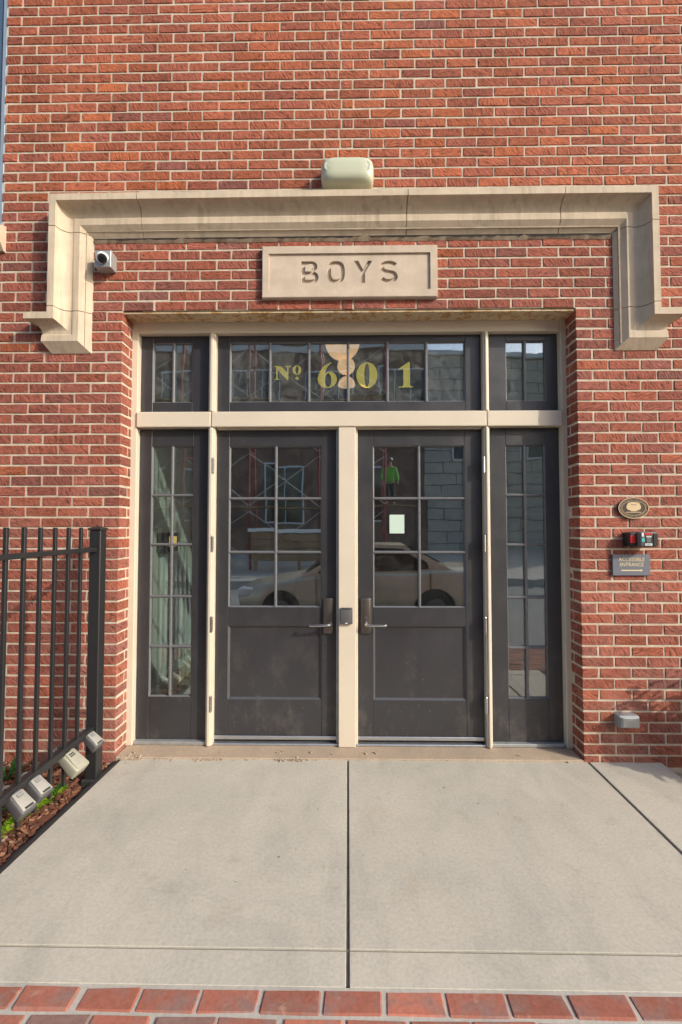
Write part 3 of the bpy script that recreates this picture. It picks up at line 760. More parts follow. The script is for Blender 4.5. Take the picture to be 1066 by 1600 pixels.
def onepath(x0, x1, z0, z1):
    w, h = x1 - x0, z1 - z0
    return [[(x0, z0), (x1, z0), (x1, z0 + h * .025), (x0 + w * .80, z0 + h * .06), (x0 + w * .78, z0 + h * .10), (x0 + w * .78, z1), (x0 + w * .70, z1), (x0 + w * .45, z1 - h * .10), (x0, z1 - h * .27), (x0, z1 - h * .31), (x0 + w * .30, z1 - h * .27), (x0 + w * .33, z1 - h * .30), (x0 + w * .33, z0 + h * .10), (x0 + w * .28, z0 + h * .05), (x0, z0 + h * .025)]]
def npath(x0, x1, z0, z1):
    w, h = x1 - x0, z1 - z0; q = lambda a, b: (x0 + w * a, z0 + h * b)
    return [[q(0, 0), q(.30, 0), q(.30, .05), q(.20, .08), q(.20, .72), q(.76, -.03), q(.84, -.03), q(.84, .92), q(.98, .95), q(.98, 1), q(.62, 1), q(.62, .95), q(.76, .92), q(.76, .52), q(.40, 1), q(0, 1), q(0, .95), q(.12, .90), q(.12, .08), q(0, .05)]]
NUM = [('letter', npath(-.514, -.396, 2.493, 2.590)), ('letter', [ell(-.355, 2.561, .030, .034, 24), ell(-.355, 2.561, .011, .029, 18)]), ('letter', [ell(-.355, 2.503, .012, .012, 14)]),
       ('digit', sixpath(-.212, -.076, 2.434, 2.614)), ('digit', [ell(.132, 2.523, .073, .091, 36), ell(.132, 2.523, .018, .084, 24)]), ('digit', onepath(.351, .452, 2.435, 2.614))]
for n_, sp in NUM:
    yy = DY + .0190
    glyph(n_, sp, yy, 'gold_leaf')
    glyph(n_ + '_shade', sp, yy + .0016, 'letter_shade', .018, -.012) if n_ == 'letter' else glyph(n_ + '_shade', sp, yy + .0016, 'letter_shade', .010, -.006)

# --- window cut by the left edge of the picture
win = empty('window', (-2.87, .05, 3.46), parent=bld)
wm = 'window_frame_blue'
box('window_frame', wm, win, WX1 - .030, WX1, .006, .10, 3.472, WZ1, .003); box('window_frame', wm, win, WX0, WX0 + .030, .006, .10, 3.472, WZ1, .003)
box('window_frame', wm, win, WX0 + .031, WX1 - .031, .008, .10, 3.472, 3.51, .003); box('window_frame', wm, win, WX0 + .031, WX1 - .031, .008, .10, WZ1 - .04, WZ1, .003)
box('sash', 'charcoal_paint', win, WX1 - .050, WX1 - .031, .022, .08, 3.511, WZ1 - .041, .002)
box('pane', 'window_glass', win, WX0 + .031, WX1 - .051, .05, .056, 3.511, WZ1 - .041, 0)
box('blind', 'interior_dark', win, WX0 + .01, WX1 - .01, .30, .31, 3.40, WZ1, 0)
m = MB().poly([(WX1 + .034, .02, 3.285), (WX1 + .034, -.02, 3.285), (WX1 + .034, -.055, 3.335), (WX1 + .034, -.055, 3.440), (WX1 + .034, .02, 3.470)], (-1.25, 0, 0))
m.build('window_sill', 'limestone', win)

# --- vestibule behind the doors
room = empty('vestibule', (0, 1.6, 0), parent=bld)
box('room_floor', 'interior_tile', room, -1.70, 1.70, .30, 3.2, -.05, .008, 0)
box('room_wall', 'interior_plaster', room, -1.72, -1.60, .341, 3.2, .009, 3.3, 0); box('room_wall', 'interior_plaster', room, 1.60, 1.72, .341, 3.2, .009, 3.3, 0)
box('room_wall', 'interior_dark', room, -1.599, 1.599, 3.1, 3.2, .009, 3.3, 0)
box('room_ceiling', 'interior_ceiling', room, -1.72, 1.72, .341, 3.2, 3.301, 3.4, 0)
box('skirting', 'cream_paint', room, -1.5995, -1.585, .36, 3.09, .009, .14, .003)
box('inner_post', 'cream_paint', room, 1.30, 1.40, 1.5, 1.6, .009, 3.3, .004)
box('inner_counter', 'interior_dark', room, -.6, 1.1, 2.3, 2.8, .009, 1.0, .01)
kp = empty('wall_keypad', (-1.55, 1.0, 1.25), 'black wall panel with glowing amber screen seen through the left sidelight', 'control panel')
box('housing', 'black_plastic', kp, -1.60, -1.52, .86, 1.14, 1.255, 1.42, .008, 2); box('screen', 'keypad_screen', kp, -1.5196, -1.518, .93, 1.10, 1.30, 1.39, .002)
lp = empty('peach_pendant', (-.03, 1.15, 2.74), 'peach pendant of stacked rounded shapes with added glow, seen through the transom', 'pendant')  # glow added so these shapes show in the dark vestibule
def lathe(m, prof, cx, cy, seg=28):
    rings = [[m.bm.verts.new((cx + r * math.cos(2 * math.pi * k / seg), cy + r * math.sin(2 * math.pi * k / seg), z)) for k in range(seg)] if r > 1e-5 else [m.bm.verts.new((cx, cy, z))] for r, z in prof]
    for a, b in zip(rings, rings[1:]):
        for k in range(seg):
            p, q = a[k % len(a)], a[(k + 1) % len(a)]; s2, t2 = b[k % len(b)], b[(k + 1) % len(b)]
            f = list(dict.fromkeys((p, q, t2, s2)))
            if len(f) > 2: m.bm.faces.new(f)
    return m
lathe(MB(), [(0, 3.17)] + [(.157 * math.cos(R(a)), 3.15 - .168 * math.sin(R(a))) for a in range(0, 91, 10)], -.050, 1.15).build('pendant_bowl', 'peach_glow', lp, smooth=True)
MB().sphere((-.016, 1.15, 2.925), .080, u=24, v=16).build('pendant_globe', 'peach_glow', lp, smooth='all')
lathe(MB(), [(0, 2.742)] + [(.078 * math.cos(R(a)), 2.744 + .086 * math.sin(R(a))) for a in range(0, 91, 10)], -.012, 1.15).build('dome_shade', 'peach_glow', lp, smooth=True)
MB().cyl((-.03, 1.15, 2.74), (-.03, 1.15, 3.30), .006).build('stem', 'bronze_metal', lp)

# ------------------------------------------------------------------ things fixed to the wall and doors
t = empty('emergency_light', (0, -.05, 3.63), 'pale green rounded emergency light on brick above the stone surround', 'light')
m = MB().sphere((0, 0, 0), 1, u=56, v=28)
for v in m.bm.verts:                           # a smooth capsule: super-ellipsoid
    q = [math.copysign(abs(v.co[i]) ** e, v.co[i]) for i, e in enumerate((.36, .62, .52))]
    v.co = (-.003 + .170 * q[0], -.040 + .092 * q[1], 3.739 + .088 * q[2])
m.build('housing', 'lamp_plastic', t, smooth='all')
box('back_plate', 'grey_plastic', t, -.15, .145, -.002, .004, 3.655, 3.81, .002)
for x in (-.116, .110):
    l = MB().cyl((x, -.105, 3.748), (x, -.1260, 3.748), .036, .031, 24).build('lamp_lens', 'lamp_plastic', t, smooth=True)
    MB().cyl((x, -.1255, 3.748), (x, -.1285, 3.748), .016, .010, 20).build('bulb', 'lens_plastic', l, smooth=True)
    m = MB(); m.tube([(x + .033 * math.cos(R(a)), -.1230, 3.748 + .033 * math.sin(R(a))) for a in range(0, 361, 15)], .003, 6); m.build('lens_ring', 'lamp_plastic', l, smooth=True)

t = empty('security_camera', (-1.58, -.05, 3.13), 'white domed security camera on a metal box beside the left stone leg', 'camera')
box('mounting_box', 'galvanised', t, -1.630, -1.524, -.078, .004, 3.137, 3.247, .003)
sp = MB().sphere((-1.576, -.080, 3.194), .038, u=24, v=16); sp.build('dome', 'white_plastic', t, smooth='all')
dv = Vector((.34, -.78, -.56)).normalized(); c0 = Vector((-1.576, -.080, 3.194))
MB().cyl(c0 + dv * .023, c0 + dv * .0395, .030, .025, 24).build('lens_housing', 'black_plastic', t, smooth=True)
MB().cyl(c0 + dv * .039, c0 + dv * .044, .014, .014, 20).build('lens', 'car_glass', t, smooth=True)

t = empty('oval_plaque', (1.808, -.01, 1.52), 'oval dark bronze plaque with cream emblem and rim on right brick pier', 'plaque')
pcx, pcz = 1.808, 1.587
MB().mesh(curve_mesh([ell(0, 0, .096, .0665, 48)], .006), TO_WALL(pcx, -.008, pcz)).build('plate', 'plaque_bronze', t)
MB().mesh(curve_mesh([ell(0, 0, .096, .0665, 48), ell(0, 0, .0920, .0625, 48)], .0015), TO_WALL(pcx, -.0155, pcz)).build('rim', 'plaque_cream', t)
MB().mesh(curve_mesh([ell(0, 0, .0755, .0465, 48), ell(0, 0, .0735, .0445, 48)], .0008), TO_WALL(pcx, -.0148, pcz)).build('inner_ring', 'plaque_cream', t)
m = MB()
for i in range(44):
    a = 360 * i / 44
    if i % 11 in (0,): continue
    x, z = .083 * math.cos(R(a)), .0537 * math.sin(R(a)); w = random.uniform(.0010, .0022)
    M = TO_WALL(pcx, -.0148, pcz) @ Matrix.Translation((x, z, 0)) @ Euler((0, 0, math.atan2(z / .0537 * .083, x / .083 * .0537) - math.pi / 2)).to_matrix().to_4x4()
    m.box(-w, w, -.0020, .0020, -.0008, .0008, 0, 1, M)
m.build('rim_marks', 'plaque_cream', t)
em = [(-.036, .032), (-.020, .032), (-.018, .036), (.018, .036), (.020, .032), (.036, .032), (.036, .024), (.043, .016), (.046, .004), (.043, -.007), (.034, -.014), (.024, -.016), (.020, -.018), (.020, -.022), (-.020, -.022), (-.020, -.018), (-.024, -.016), (-.034, -.014), (-.043, -.007), (-.046, .004), (-.043, .016), (-.036, .024)]
MB().mesh(curve_mesh([em], .0012), TO_WALL(pcx, -.0152, pcz + .002)).build('emblem', 'plaque_cream', t)
MB().mesh(curve_mesh([stroke([(-.017, .022), (-.006, .016), (0, .018), (.006, .016), (.017, .022)], .003)], .0006), TO_WALL(pcx, -.0170, pcz + .003)).build('emblem_line', 'plaque_bronze', t)
box('emblem_bar', 'plaque_cream', t, pcx - .047, pcx + .047, -.0156, -.0138, pcz - .0285, pcz - .0245, 0)

t = empty('key_cabinet', (1.80, -.05, 1.345), 'black wall box with red window and teal label above the grey sign', 'lock box')
MB().box(1.742, 1.835, -.070, .003, 1.345, 1.435, .012, 3).build('housing', 'black_plastic', t, smooth=True)
MB().box(1.788, 1.900, -.100, -.020, 1.343, 1.437, .012, 3).build('front_housing', 'grey_plastic', t, smooth=True)
box('red_window', 'red_plastic', t, 1.748, 1.783, -.0725, -.068, 1.368, 1.415, .004, 2)
box('grip', 'black_plastic', t, 1.868, 1.898, -.1035, -.098, 1.350, 1.430, .005, 2)
box('red_label', 'red_plastic', t, 1.819, 1.862, -.1020, -.099, 1.418, 1.430, 0)
box('slot', 'black_plastic', t, 1.822, 1.864, -.1012, -.099, 1.365, 1.414, 0)
box('slot_cover', 'grey_plastic', t, 1.828, 1.855, -.1025, -.1013, 1.372, 1.402, 0); box('slot_top', 'silver_print', t, 1.826, 1.858, -.1028, -.1013, 1.404, 1.412, 0)
box('silver_label', 'silver_print', t, 1.818, 1.862, -.1030, -.1014, 1.353, 1.367, 0); box('silver_mark', 'print_black', t, 1.826, 1.850, -.1036, -.1031, 1.358, 1.3605, 0)
box('white_label', 'white_plastic', t, 1.800, 1.811, -.1018, -.099, 1.408, 1.431, 0)
MB().mesh(curve_mesh([[(-.008, -.011), (.009, -.011), (.009, .004), (.012, .004), (0, .013), (-.011, .004), (-.008, .004)]], .0008), TO_WALL(1.8075, -.1008, 1.388)).build('teal_label', 'teal_print', t)

t = empty('accessible_entrance_sign', (1.786, -.01, 1.161), 'slate grey sign reading ACCESSIBLE ENTRANCE with an arrow', 'sign')
box('sign_plate', 'sign_slate', t, 1.669, 1.902, -.016, .002, 1.162, 1.294, .001)
for body, x0, x1, z0, z1 in (('ACCESSIBLE', 1.706, 1.867, 1.2515, 1.2745), ('ENTRANCE', 1.713, 1.860, 1.2195, 1.2425)):
    me = text_mesh(body, .0, 1.05, .007); MB().mesh(me, fit_xz(me, x0, x1, z0, z1, -.0172)).build('lettering', 'sign_cream', t)
MB().mesh(curve_mesh([[(1.721, 1.1905), (1.843, 1.1905), (1.843, 1.1855), (1.855, 1.194), (1.843, 1.2025), (1.843, 1.1975), (1.721, 1.1975)]], .0004), TO_WALL(0, -.0170, 0)).build('arrow', 'sign_cream', t)

t = empty('outlet_box', (1.735, -.04, .232), 'small galvanised outlet box low on the right brick pier', 'box')
m = MB().poly([(1.672, 0, .306), (1.672, -.050, .306), (1.672, -.062, .298), (1.672, -.062, .236), (1.672, 0, .228)], (.113, 0, 0)); m.build('body', 'galvanised', t)
m = MB().box(1.680, 1.778, -.069, -.060, .240, .300, .003); m.build('cover', 'galvanised', t); box('seam', 'print_grey', t, 1.664, 1.671, -.055, 0, .232, .304, .001)

t = empty('card_reader', (-.0105, .12, .825), 'small black card reader on the cream post between the doors', 'card reader')
MB().box(-.052, .030, .112, .1355, .824, .931, .006, 2).build('body', 'key_grey_plastic', t, smooth=True)
box('top_clip', 'black_plastic', t, -.040, .018, .1105, .114, .922, .929, .001); box('status_light', 'white_plastic', t, -.018, -.004, .1108, .113, .829, .834, 0)
t = MB().box(.285, .386, DY + .0155, DY + .0165, 1.424, 1.552, 0).build('paper_notice', 'notice_paper', label='pale mint notice stuck on the right door glass', cat='notice')

# ------------------------------------------------------------------ fence, lock boxes, bed
FX = -1.505
fen = empty('metal_fence', (FX, -.9, -.05), 'black metal picket fence running out from the wall left of the doors', 'fence')
MB().box(FX - .034, FX + .034, -.234, -.166, -.06, 1.448, .004).build('post', 'black_metal', fen)
m = MB().box(FX - .042, FX + .042, -.242, -.158, 1.4485, 1.460, .003); v = [m.bm.verts.new((FX + a, -.2 + b, 1.460)) for a, b in ((-.038, -.038), (.038, -.038), (.038, .038), (-.038, .038))]; ap = m.bm.verts.new((FX, -.2, 1.476))
for i in range(4): m.bm.faces.new((v[i], v[(i + 1) % 4], ap))
m.build('post_cap', 'black_metal', fen)
MB().box(FX - .05, FX + .05, -.25, -.15, -.06, -.005, .006).build('post_foot', 'edging_rubber', fen)
for z0, z1 in ((1.320, 1.346), (.262, .300)):
    MB().box(FX - .017, FX + .017, -1.95, -.2345, z0, z1, .002).build('rail', 'black_metal', fen)
for i in range(14):
    y = -.376 - i * .1125
    box('picket', 'black_metal', fen, FX - .0085, FX + .0085, y - .0085, y + .0085, .10, 1.463, .0015)
MB().box(FX - .034, FX + .034, -2.02, -1.951, -.06, 1.448, .004).build('post', 'black_metal', fen)
m = MB(); n = 60; V_ = []
for i in range(n + 1):
    y = -1.42 + 1.42 * i / n; xe = -1.436 + .040 * y - .002
    a = .010 * math.sin(i * .9) + random.uniform(-.004, .004)
    V_.append([m.bm.verts.new(p) for p in ((xe, y, -.09), (xe - .001, y, -.006), (xe - .045 + a, y, -.016 + a * .5), (xe - .080 + a * 1.5, y, -.052))])
for a, b in zip(V_, V_[1:]):
    for k in range(3): m.bm.faces.new((a[k], a[k + 1], b[k + 1], b[k]))
m.build('bed_edging', 'edging_rubber', smooth='all', label='black rubber edging strip between mulch bed and concrete slab', cat='edging')

def lockbox(name_label, cy, cz, tilt, size=1.0, cream=False, yaw=0, x=-1.462):
    """key lock box: local x right, z up, -y towards the viewer; hung by a shackle"""
    t = empty('key_lock_box', (x, cy, cz - .06), name_label, 'lock box', 'key lock boxes hung on the fence rail')
    s = size
    d = Vector((.74, -.10 - .002 * (yaw - 70), -.60 - .004 * (tilt + 40))).normalized()      # from the shackle to the foot
    nrm = Vector((.74, -.20, .66)); nrm = (nrm - d * nrm.dot(d)).normalized(); zx = -d; yx_ = -nrm; xx = yx_.cross(zx)
    M = Matrix(((xx.x, yx_.x, zx.x, x), (xx.y, yx_.y, zx.y, cy), (xx.z, yx_.z, zx.z, cz), (0, 0, 0, 1))) @ Matrix.Diagonal((s, s, s, 1))
    m = MB().box(-.036, .036, -.020, .034, -.058, .052, .010, 3)
    for v in m.bm.verts:                       # the body swells towards its foot
        v.co.x *= 1 + (.10 if v.co.z < 0 else -.10); v.co.y *= 1 + (.1 if v.co.z < 0 else -.12)
    m.xf(M).build('case', 'key_cream' if cream else 'key_grey_plastic', t, smooth=True)
    m = MB().box(-.029, .029, -.0262, -.018, -.049, .040, .007, 2)
    for v in m.bm.verts: v.co.x *= 1 + (.08 if v.co.z < 0 else -.08)
    m.xf(M).build('face_plate', 'key_cream' if cream else 'key_face_white', t, smooth=True)
    m = MB()
    if cream:
        for i in range(3):
            for j in range(2): m.box(-.016 + i * .009, -.010 + i * .009, -.0275, -.0255, .012 + j * .010, .019 + j * .010)
        m.xf(M).build('buttons', 'print_black', t)
        m = MB()
        for i in range(3): m.box(-.018, .018 - i * .004, -.0272, -.0258, -.010 - i * .011, -.0085 - i * .011)
        m.xf(M).build('printed_lines', 'print_grey', t)
    else:
        m.box(-.014, .014, -.0278, -.0255, .012, .031, .001).xf(M).build('dial_window', 'grey_plastic', t)
        m = MB()
        for i in range(4): m.box(-.0115 + i * .006, -.0075 + i * .006, -.0288, -.0276, .014, .029)
        m.xf(M).build('dials', 'print_grey', t)
        MB().box(-.020, .020, -.0278, -.0255, -.047, -.038).xf(M).build('printed_strip', 'print_black', t)
    pts = [(-.021, .010, .040), (-.021, .010, .078)] + [(-.021 * math.cos(R(a)), .010, .078 + .021 * math.sin(R(a))) for a in range(20, 180, 20)] + [(.021, .010, .078), (.021, .010, .040)]
    m = MB().tube(pts, .0048, 8); m.xf(M).build('shackle', 'steel' if name_label.endswith('kerb') else 'key_grey_plastic', t, smooth=True)
lockbox('grey key lock box nearest the picture edge, lowest of the four on the fence', -.870, .238, -38, 1.02, yaw=84)
lockbox('grey key lock box second from the picture edge on the fence rail', -.752, .240, -40, .98, yaw=80)
lockbox('larger cream key lock box with push buttons on the fence rail', -.478, .222, -42, 1.18, True, yaw=74)
lockbox('grey key lock box hung highest, against the black fence post', -.290, .246, -44, .92, yaw=72)

chips = []
for i in range(7000):
    x = random.uniform(-2.75, -1.47); y = random.uniform(-1.5, -.004)
    if x > -1.512 + .04 * y: continue
    l_, w_, h_ = random.uniform(.010, .042), random.uniform(.004, .010), random.uniform(.002, .006)
    M = Matrix.Translation((x, y, -.045 + random.uniform(-.006, .018))) @ Euler((random.uniform(-.5, .5), random.uniform(-.45, .45), random.uniform(0, 6.3))).to_matrix().to_4x4()
    q = cbox_verts((-l_, -w_, -h_), (l_, w_, h_), .0012, .002)
    chips.append(([tuple(M @ Vector(v)) for v in q], (random.random() ** .9, random.random(), random.random())))
tag(link_mesh('mulch', pieces_mesh('mulch', chips), 'mulch', None, (0, 0, 0)), 'red brown bark mulch covering the bed behind the fence', 'mulch', kind='stuff')

def leaf(V, F, T, base, d, length, width, tint, up=Vector((0, 0, 1)), curl=.25):
    d = d.normalized(); s_ = d.cross(up)
    s_ = s_.normalized() if s_.length > 1e-3 else Vector((1, 0, 0)); n_ = s_.cross(d).normalized()
    prof = ((0, .06), (.25, .75), (.55, 1.0), (.82, .66), (1, .04)); n0 = len(V)
    for u, w in prof:
        c = base + d * (u * length) + n_ * (-curl * u * u * length)
        for k in (-1, 0, 1): V.append(tuple(c + s_ * (k * w * width / 2) + n_ * (abs(k) * .12 * width))); T.append(tint)
    for i in range(4):
        a = n0 + i * 3
        F += [[a, a + 1, a + 4, a + 3], [a + 1, a + 2, a + 5, a + 4]]
def leaves_obj(name, mat, parent, V, F, T):
    c = Vector([sum(v[i] for v in V) / len(V) for i in range(3)])
    me = bpy.data.meshes.new(name); me.from_pydata([tuple(Vector(v) - c) for v in V], [], F)
    a = me.color_attributes.new('tint', 'FLOAT_COLOR', 'POINT'); a.data.foreach_set('color', [x for t in T for x in (*t, 1.0)])
    for p in me.polygons: p.use_smooth = True
    return link_mesh(name, me, mat, parent, c)
def rnd_tint(): return (random.random(), random.random(), random.random())
# creeping lime-green plant along the fence foot
cr = empty('creeping_plant', (-1.68, -.5, -.04), 'lime green creeping plant on the mulch under the lock boxes', 'plant')
V, F, T = [], [], []; vine = []
for i in range(60):
    u = i / 59; p = Vector((-1.630 - .075 * u + .012 * math.sin(i * .8), -.30 - .42 * u, -.030 + .006 * math.sin(i * 1.9)))
    vine.append(p)
    for k in range(6):
        a = random.uniform(0, 6.28); d = Vector((math.cos(a), math.sin(a), random.uniform(.2, .9)))
        leaf(V, F, T, p + Vector((random.uniform(-.022, .022), random.uniform(-.02, .02), random.uniform(0, .02))), d, random.uniform(.016, .034), random.uniform(.014, .026), rnd_tint())
leaves_obj('foliage', 'lime_leaf', cr, V, F, T)
MB().tube(vine, .0022, 5).build('stem', 'lime_leaf', cr)
def small_plant(x, y, label, n, ln, h, mat='green_leaf', name='seedling', spread=1.0):
    t = empty(name, (x, y, -.05), label, 'plant'); V, F, T = [], [], []; st = MB()
    for k in range(n):
        a = random.uniform(0, 6.28) if n > 3 else (2.6, .15, 1.3)[k]; hh = h * random.uniform(.5, 1)
        tip = Vector((x + math.cos(a) * ln * .35 * spread, y + math.sin(a) * ln * .35 * spread, -.045 + hh))
        st.tube([(x, y, -.05), (x + (tip.x - x) * .4, y + (tip.y - y) * .4, -.05 + hh * .6), tuple(tip)], [.0025, .002, .0015], 5)
        leaf(V, F, T, tip, Vector((math.cos(a), math.sin(a), random.uniform(.15, .9))), ln * random.uniform(.8, 1.1), ln * .62, rnd_tint())
    leaves_obj('foliage', mat, t, V, F, T); st.build('stem', mat, t)
small_plant(-1.612, -.395, 'young plant with broad green leaves beside the cream lock box', 3, .055, .075)
small_plant(-2.02, -.20, 'dark green leafy plant at the wall foot behind the fence', 26, .05, .10, name='leafy_plant', spread=1.8)
small_plant(-1.80, -.58, 'mid green leafy plant at the left picture edge behind the fence', 24, .045, .09, name='leafy_plant', spread=1.8)
small_plant(-1.93, -.42, 'green leafy plant between the two behind the fence pickets', 12, .04, .06, name='leafy_plant', spread=1.5)
# shrub just outside the right edge of the picture: its shadow falls on the pier and the slab
sh_ = empty('shrub', (2.44, -.37, -.10), 'leafy shrub beside the slab whose shadow falls on the right pier', 'shrub')
V, F, T = [], [], []; st = MB(); rs = random.Random(5); BX = 2.44; BYS = -.37
for k in range(22):
    a = rs.uniform(0, 6.28); top = Vector((BX + .05 + .24 * math.cos(a) * rs.uniform(.2, 1), BYS + .15 * math.sin(a), rs.uniform(.30, .78)))
    b0 = Vector((BX + .03 * math.cos(a), BYS + .03 * math.sin(a), -.10)); st.tube([tuple(b0), tuple(b0.lerp(top, .5) + Vector((0, 0, .05))), tuple(top)], [.008, .006, .003], 6)
    for j in range(34):
        p = b0.lerp(top, rs.uniform(.35, 1.0)) + Vector((rs.uniform(-.05, .05), rs.uniform(-.05, .05), rs.uniform(-.04, .04)))
        leaf(V, F, T, p, Vector((rs.uniform(-1, 1), rs.uniform(-1, 1), rs.uniform(-.2, .8))), rs.uniform(.06, .10), rs.uniform(.04, .055), (rs.random(), rs.random(), rs.random()))
leaves_obj('foliage', 'green_leaf', sh_, V, F, T); st.build('stem', 'mulch', sh_)
# broken masonry at the right end of the slab
for k, (x, y, s_) in enumerate(((2.03, -.05, .055), (2.00, -.13, .05), (2.07, -.18, .06), (1.985, -.035, .03))):
    M = Matrix.Translation((x, y, -.075)) @ Euler((.1 * k, .12, .5 * k)).to_matrix().to_4x4()
    q = cbox_verts((-s_, -s_ * .7, -s_ * .5), (s_, s_ * .7, s_ * .5), .012, .008)
    c = Vector((x, y, -.075)); me = pieces_mesh('rubble_stone', [([tuple(M @ Vector(v) - c) for v in q], (.4, .5, .5))])
    tag(link_mesh('rubble_stone', me, 'rubble', None, c), ('broken lump nearest the wall in the gap beyond the right slab', 'broken lump in the middle of the gap right of the slab', 'largest broken lump, farthest from the wall beyond the right slab', 'smallest broken lump where slab end meets the wall')[k], 'rubble', 'broken lumps at the wall foot')

# ------------------------------------------------------------------ the street behind the viewer (seen mirrored in the glass)
car = empty('parked_car', (.28, -5.3, ZR), 'silver beige sedan parked in the street, mirrored in the door glass', 'car')
cx0, cyc, hwid = -1.94, -5.28, .88
def loft(m, secs):
    rings = [[m.bm.verts.new(p) for p in s] for s in secs]
    for a, b in zip(rings, rings[1:]):
        for k in range(len(a)): m.bm.faces.new((a[k], a[(k + 1) % len(a)], b[(k + 1) % len(b)], b[k]))
    m.bm.faces.new(rings[0]); m.bm.faces.new(rings[-1][::-1]); return m
def body_sec(s, zl, zb, hw, crown=.03):
    pts = [(hw * .88, zl), (hw, zl + .16), (hw * 1.01, (zl + zb) / 2), (hw * .985, zb - .08), (hw * .90, zb - .015), (hw * .45, zb + crown * .8), (0, zb + crown)]
    full = pts + [(-y, z) for y, z in pts[-2::-1]]
    return [(cx0 + s, cyc + y, ZR + z) for y, z in full]
secs = [body_sec(*a) for a in ((0, .36, .56, .60), (.05, .28, .62, .70), (.16, .22, .67, .78), (.45, .20, .73, .85), (.85, .20, .79, .87), (1.22, .20, .87, .88), (1.6, .20, .90, .885), (2.4, .20, .915, .89), (3.2, .20, .93, .885), (3.7, .21, .95, .87), (4.15, .23, .945, .84), (4.34, .28, .91, .78), (4.43, .38, .80, .70))]
loft(MB(), secs).build('body', 'car_paint', car, smooth='all')
def gsec(s, z, hw, zb): return [(cx0 + s, cyc - hw, ZR + z), (cx0 + s, cyc + hw, ZR + z)]
m = MB(); g0 = [(1.15, .86, .80), (1.95, 1.335, .60), (2.35, 1.375, .60), (2.95, 1.355, .59), (3.72, .94, .78)]
rings = [[m.bm.verts.new((cx0 + s, cyc + y, ZR + z + (.03 if abs(y) < .01 else 0))) for y in (-hw, -hw * .5, 0, hw * .5, hw)] for s, z, hw in g0]
base = [[m.bm.verts.new((cx0 + s, cyc + y, ZR + .86)) for y in (-.80, .80)] for s, z, hw in g0]
for i in range(4):
    for k in range(4): m.bm.faces.new((rings[i][k], rings[i][k + 1], rings[i + 1][k + 1], rings[i + 1][k]))
    for k, e in ((0, 0), (1, 4)): m.bm.faces.new((rings[i][e], rings[i + 1][e], base[i + 1][k], base[i][k]))
m.build('cabin', 'car_paint', car, smooth=True)
for sgn in (1, -1):
    def P(s, z, out=.012):
        f = (z - .86) / .5; hw = .80 - .20 * min(1, max(0, f))
        return (cx0 + s, cyc + sgn * (hw + out), ZR + z)
    for pts in ([(1.42, .92), (1.95, 1.285), (2.30, 1.315), (2.36, .93)], [(2.42, .93), (2.37, 1.318), (2.92, 1.295), (3.30, 1.06), (3.33, .95)]):
        MB().poly([P(*p) for p in pts], (0, -sgn * .02, 0)).build('side_window', 'car_glass', car)
    for s in (.80, 3.42):
        c = Vector((cx0 + s, cyc + sgn * .80, ZR + .295)); oy = Vector((0, sgn, 0))
        MB().cyl(c - oy * .05, c + oy * .097, .335, seg=32).build('wheel_arch', 'tyre', car)
        w = MB().cyl(c - oy * .10, c + oy * .092, .290, seg=32); wo_ = w.build('wheel', 'tyre', car)
        MB().cyl(c + oy * .085, c + oy * .104, .185, .16, seg=24).build('rim', 'grey_plastic', wo_)
    box('door_handle', 'car_paint', car, cx0 + 2.10, cx0 + 2.28, cyc + sgn * .885, cyc + sgn * .915, ZR + .80, ZR + .83, .006) if sgn > 0 else box('door_handle', 'car_paint', car, cx0 + 2.10, cx0 + 2.28, cyc - .915, cyc - .885, ZR + .80, ZR + .83, .006)
    y_ = sorted((cyc + sgn * .84, cyc + sgn * 1.0)); MB().box(cx0 + 1.50, cx0 + 1.64, *y_, ZR + .90, ZR + 1.03, .03, 3).build('wing_mirror', 'car_paint', car, smooth=True)
    y_ = sorted((cyc + sgn * .45, cyc + sgn * .80)); MB().box(cx0 + .03, cx0 + .30, *y_, ZR + .50, ZR + .66, .04, 3).build('headlight', 'lamp_glass', car, smooth=True)
    y_ = sorted((cyc + sgn * .50, cyc + sgn * .80)); MB().box(cx0 + 4.18, cx0 + 4.44, *y_, ZR + .62, ZR + .84, .04, 3).build('tail_light', 'red_plastic', car, smooth=True)
    for s in (1.40, 2.40, 3.34):
        y_ = sorted((cyc + sgn * .86, cyc + sgn * .898)); box('door_seam', 'print_black', car, cx0 + s - .004, cx0 + s + .004, *y_, ZR + .28, ZR + .88, 0)
MB().poly([(cx0 + 1.22, cyc - .66, ZR + .92), (cx0 + 1.22, cyc + .66, ZR + .92), (cx0 + 1.90, cyc + .53, ZR + 1.325), (cx0 + 1.90, cyc - .53, ZR + 1.325)], (0, 0, .012)).build('windscreen', 'car_glass', car)
MB().poly([(cx0 + 3.02, cyc - .53, ZR + 1.335), (cx0 + 3.02, cyc + .53, ZR + 1.335), (cx0 + 3.62, cyc + .66, ZR + 1.01), (cx0 + 3.62, cyc - .66, ZR + 1.01)], (0, 0, .012)).build('rear_window', 'car_glass', car)

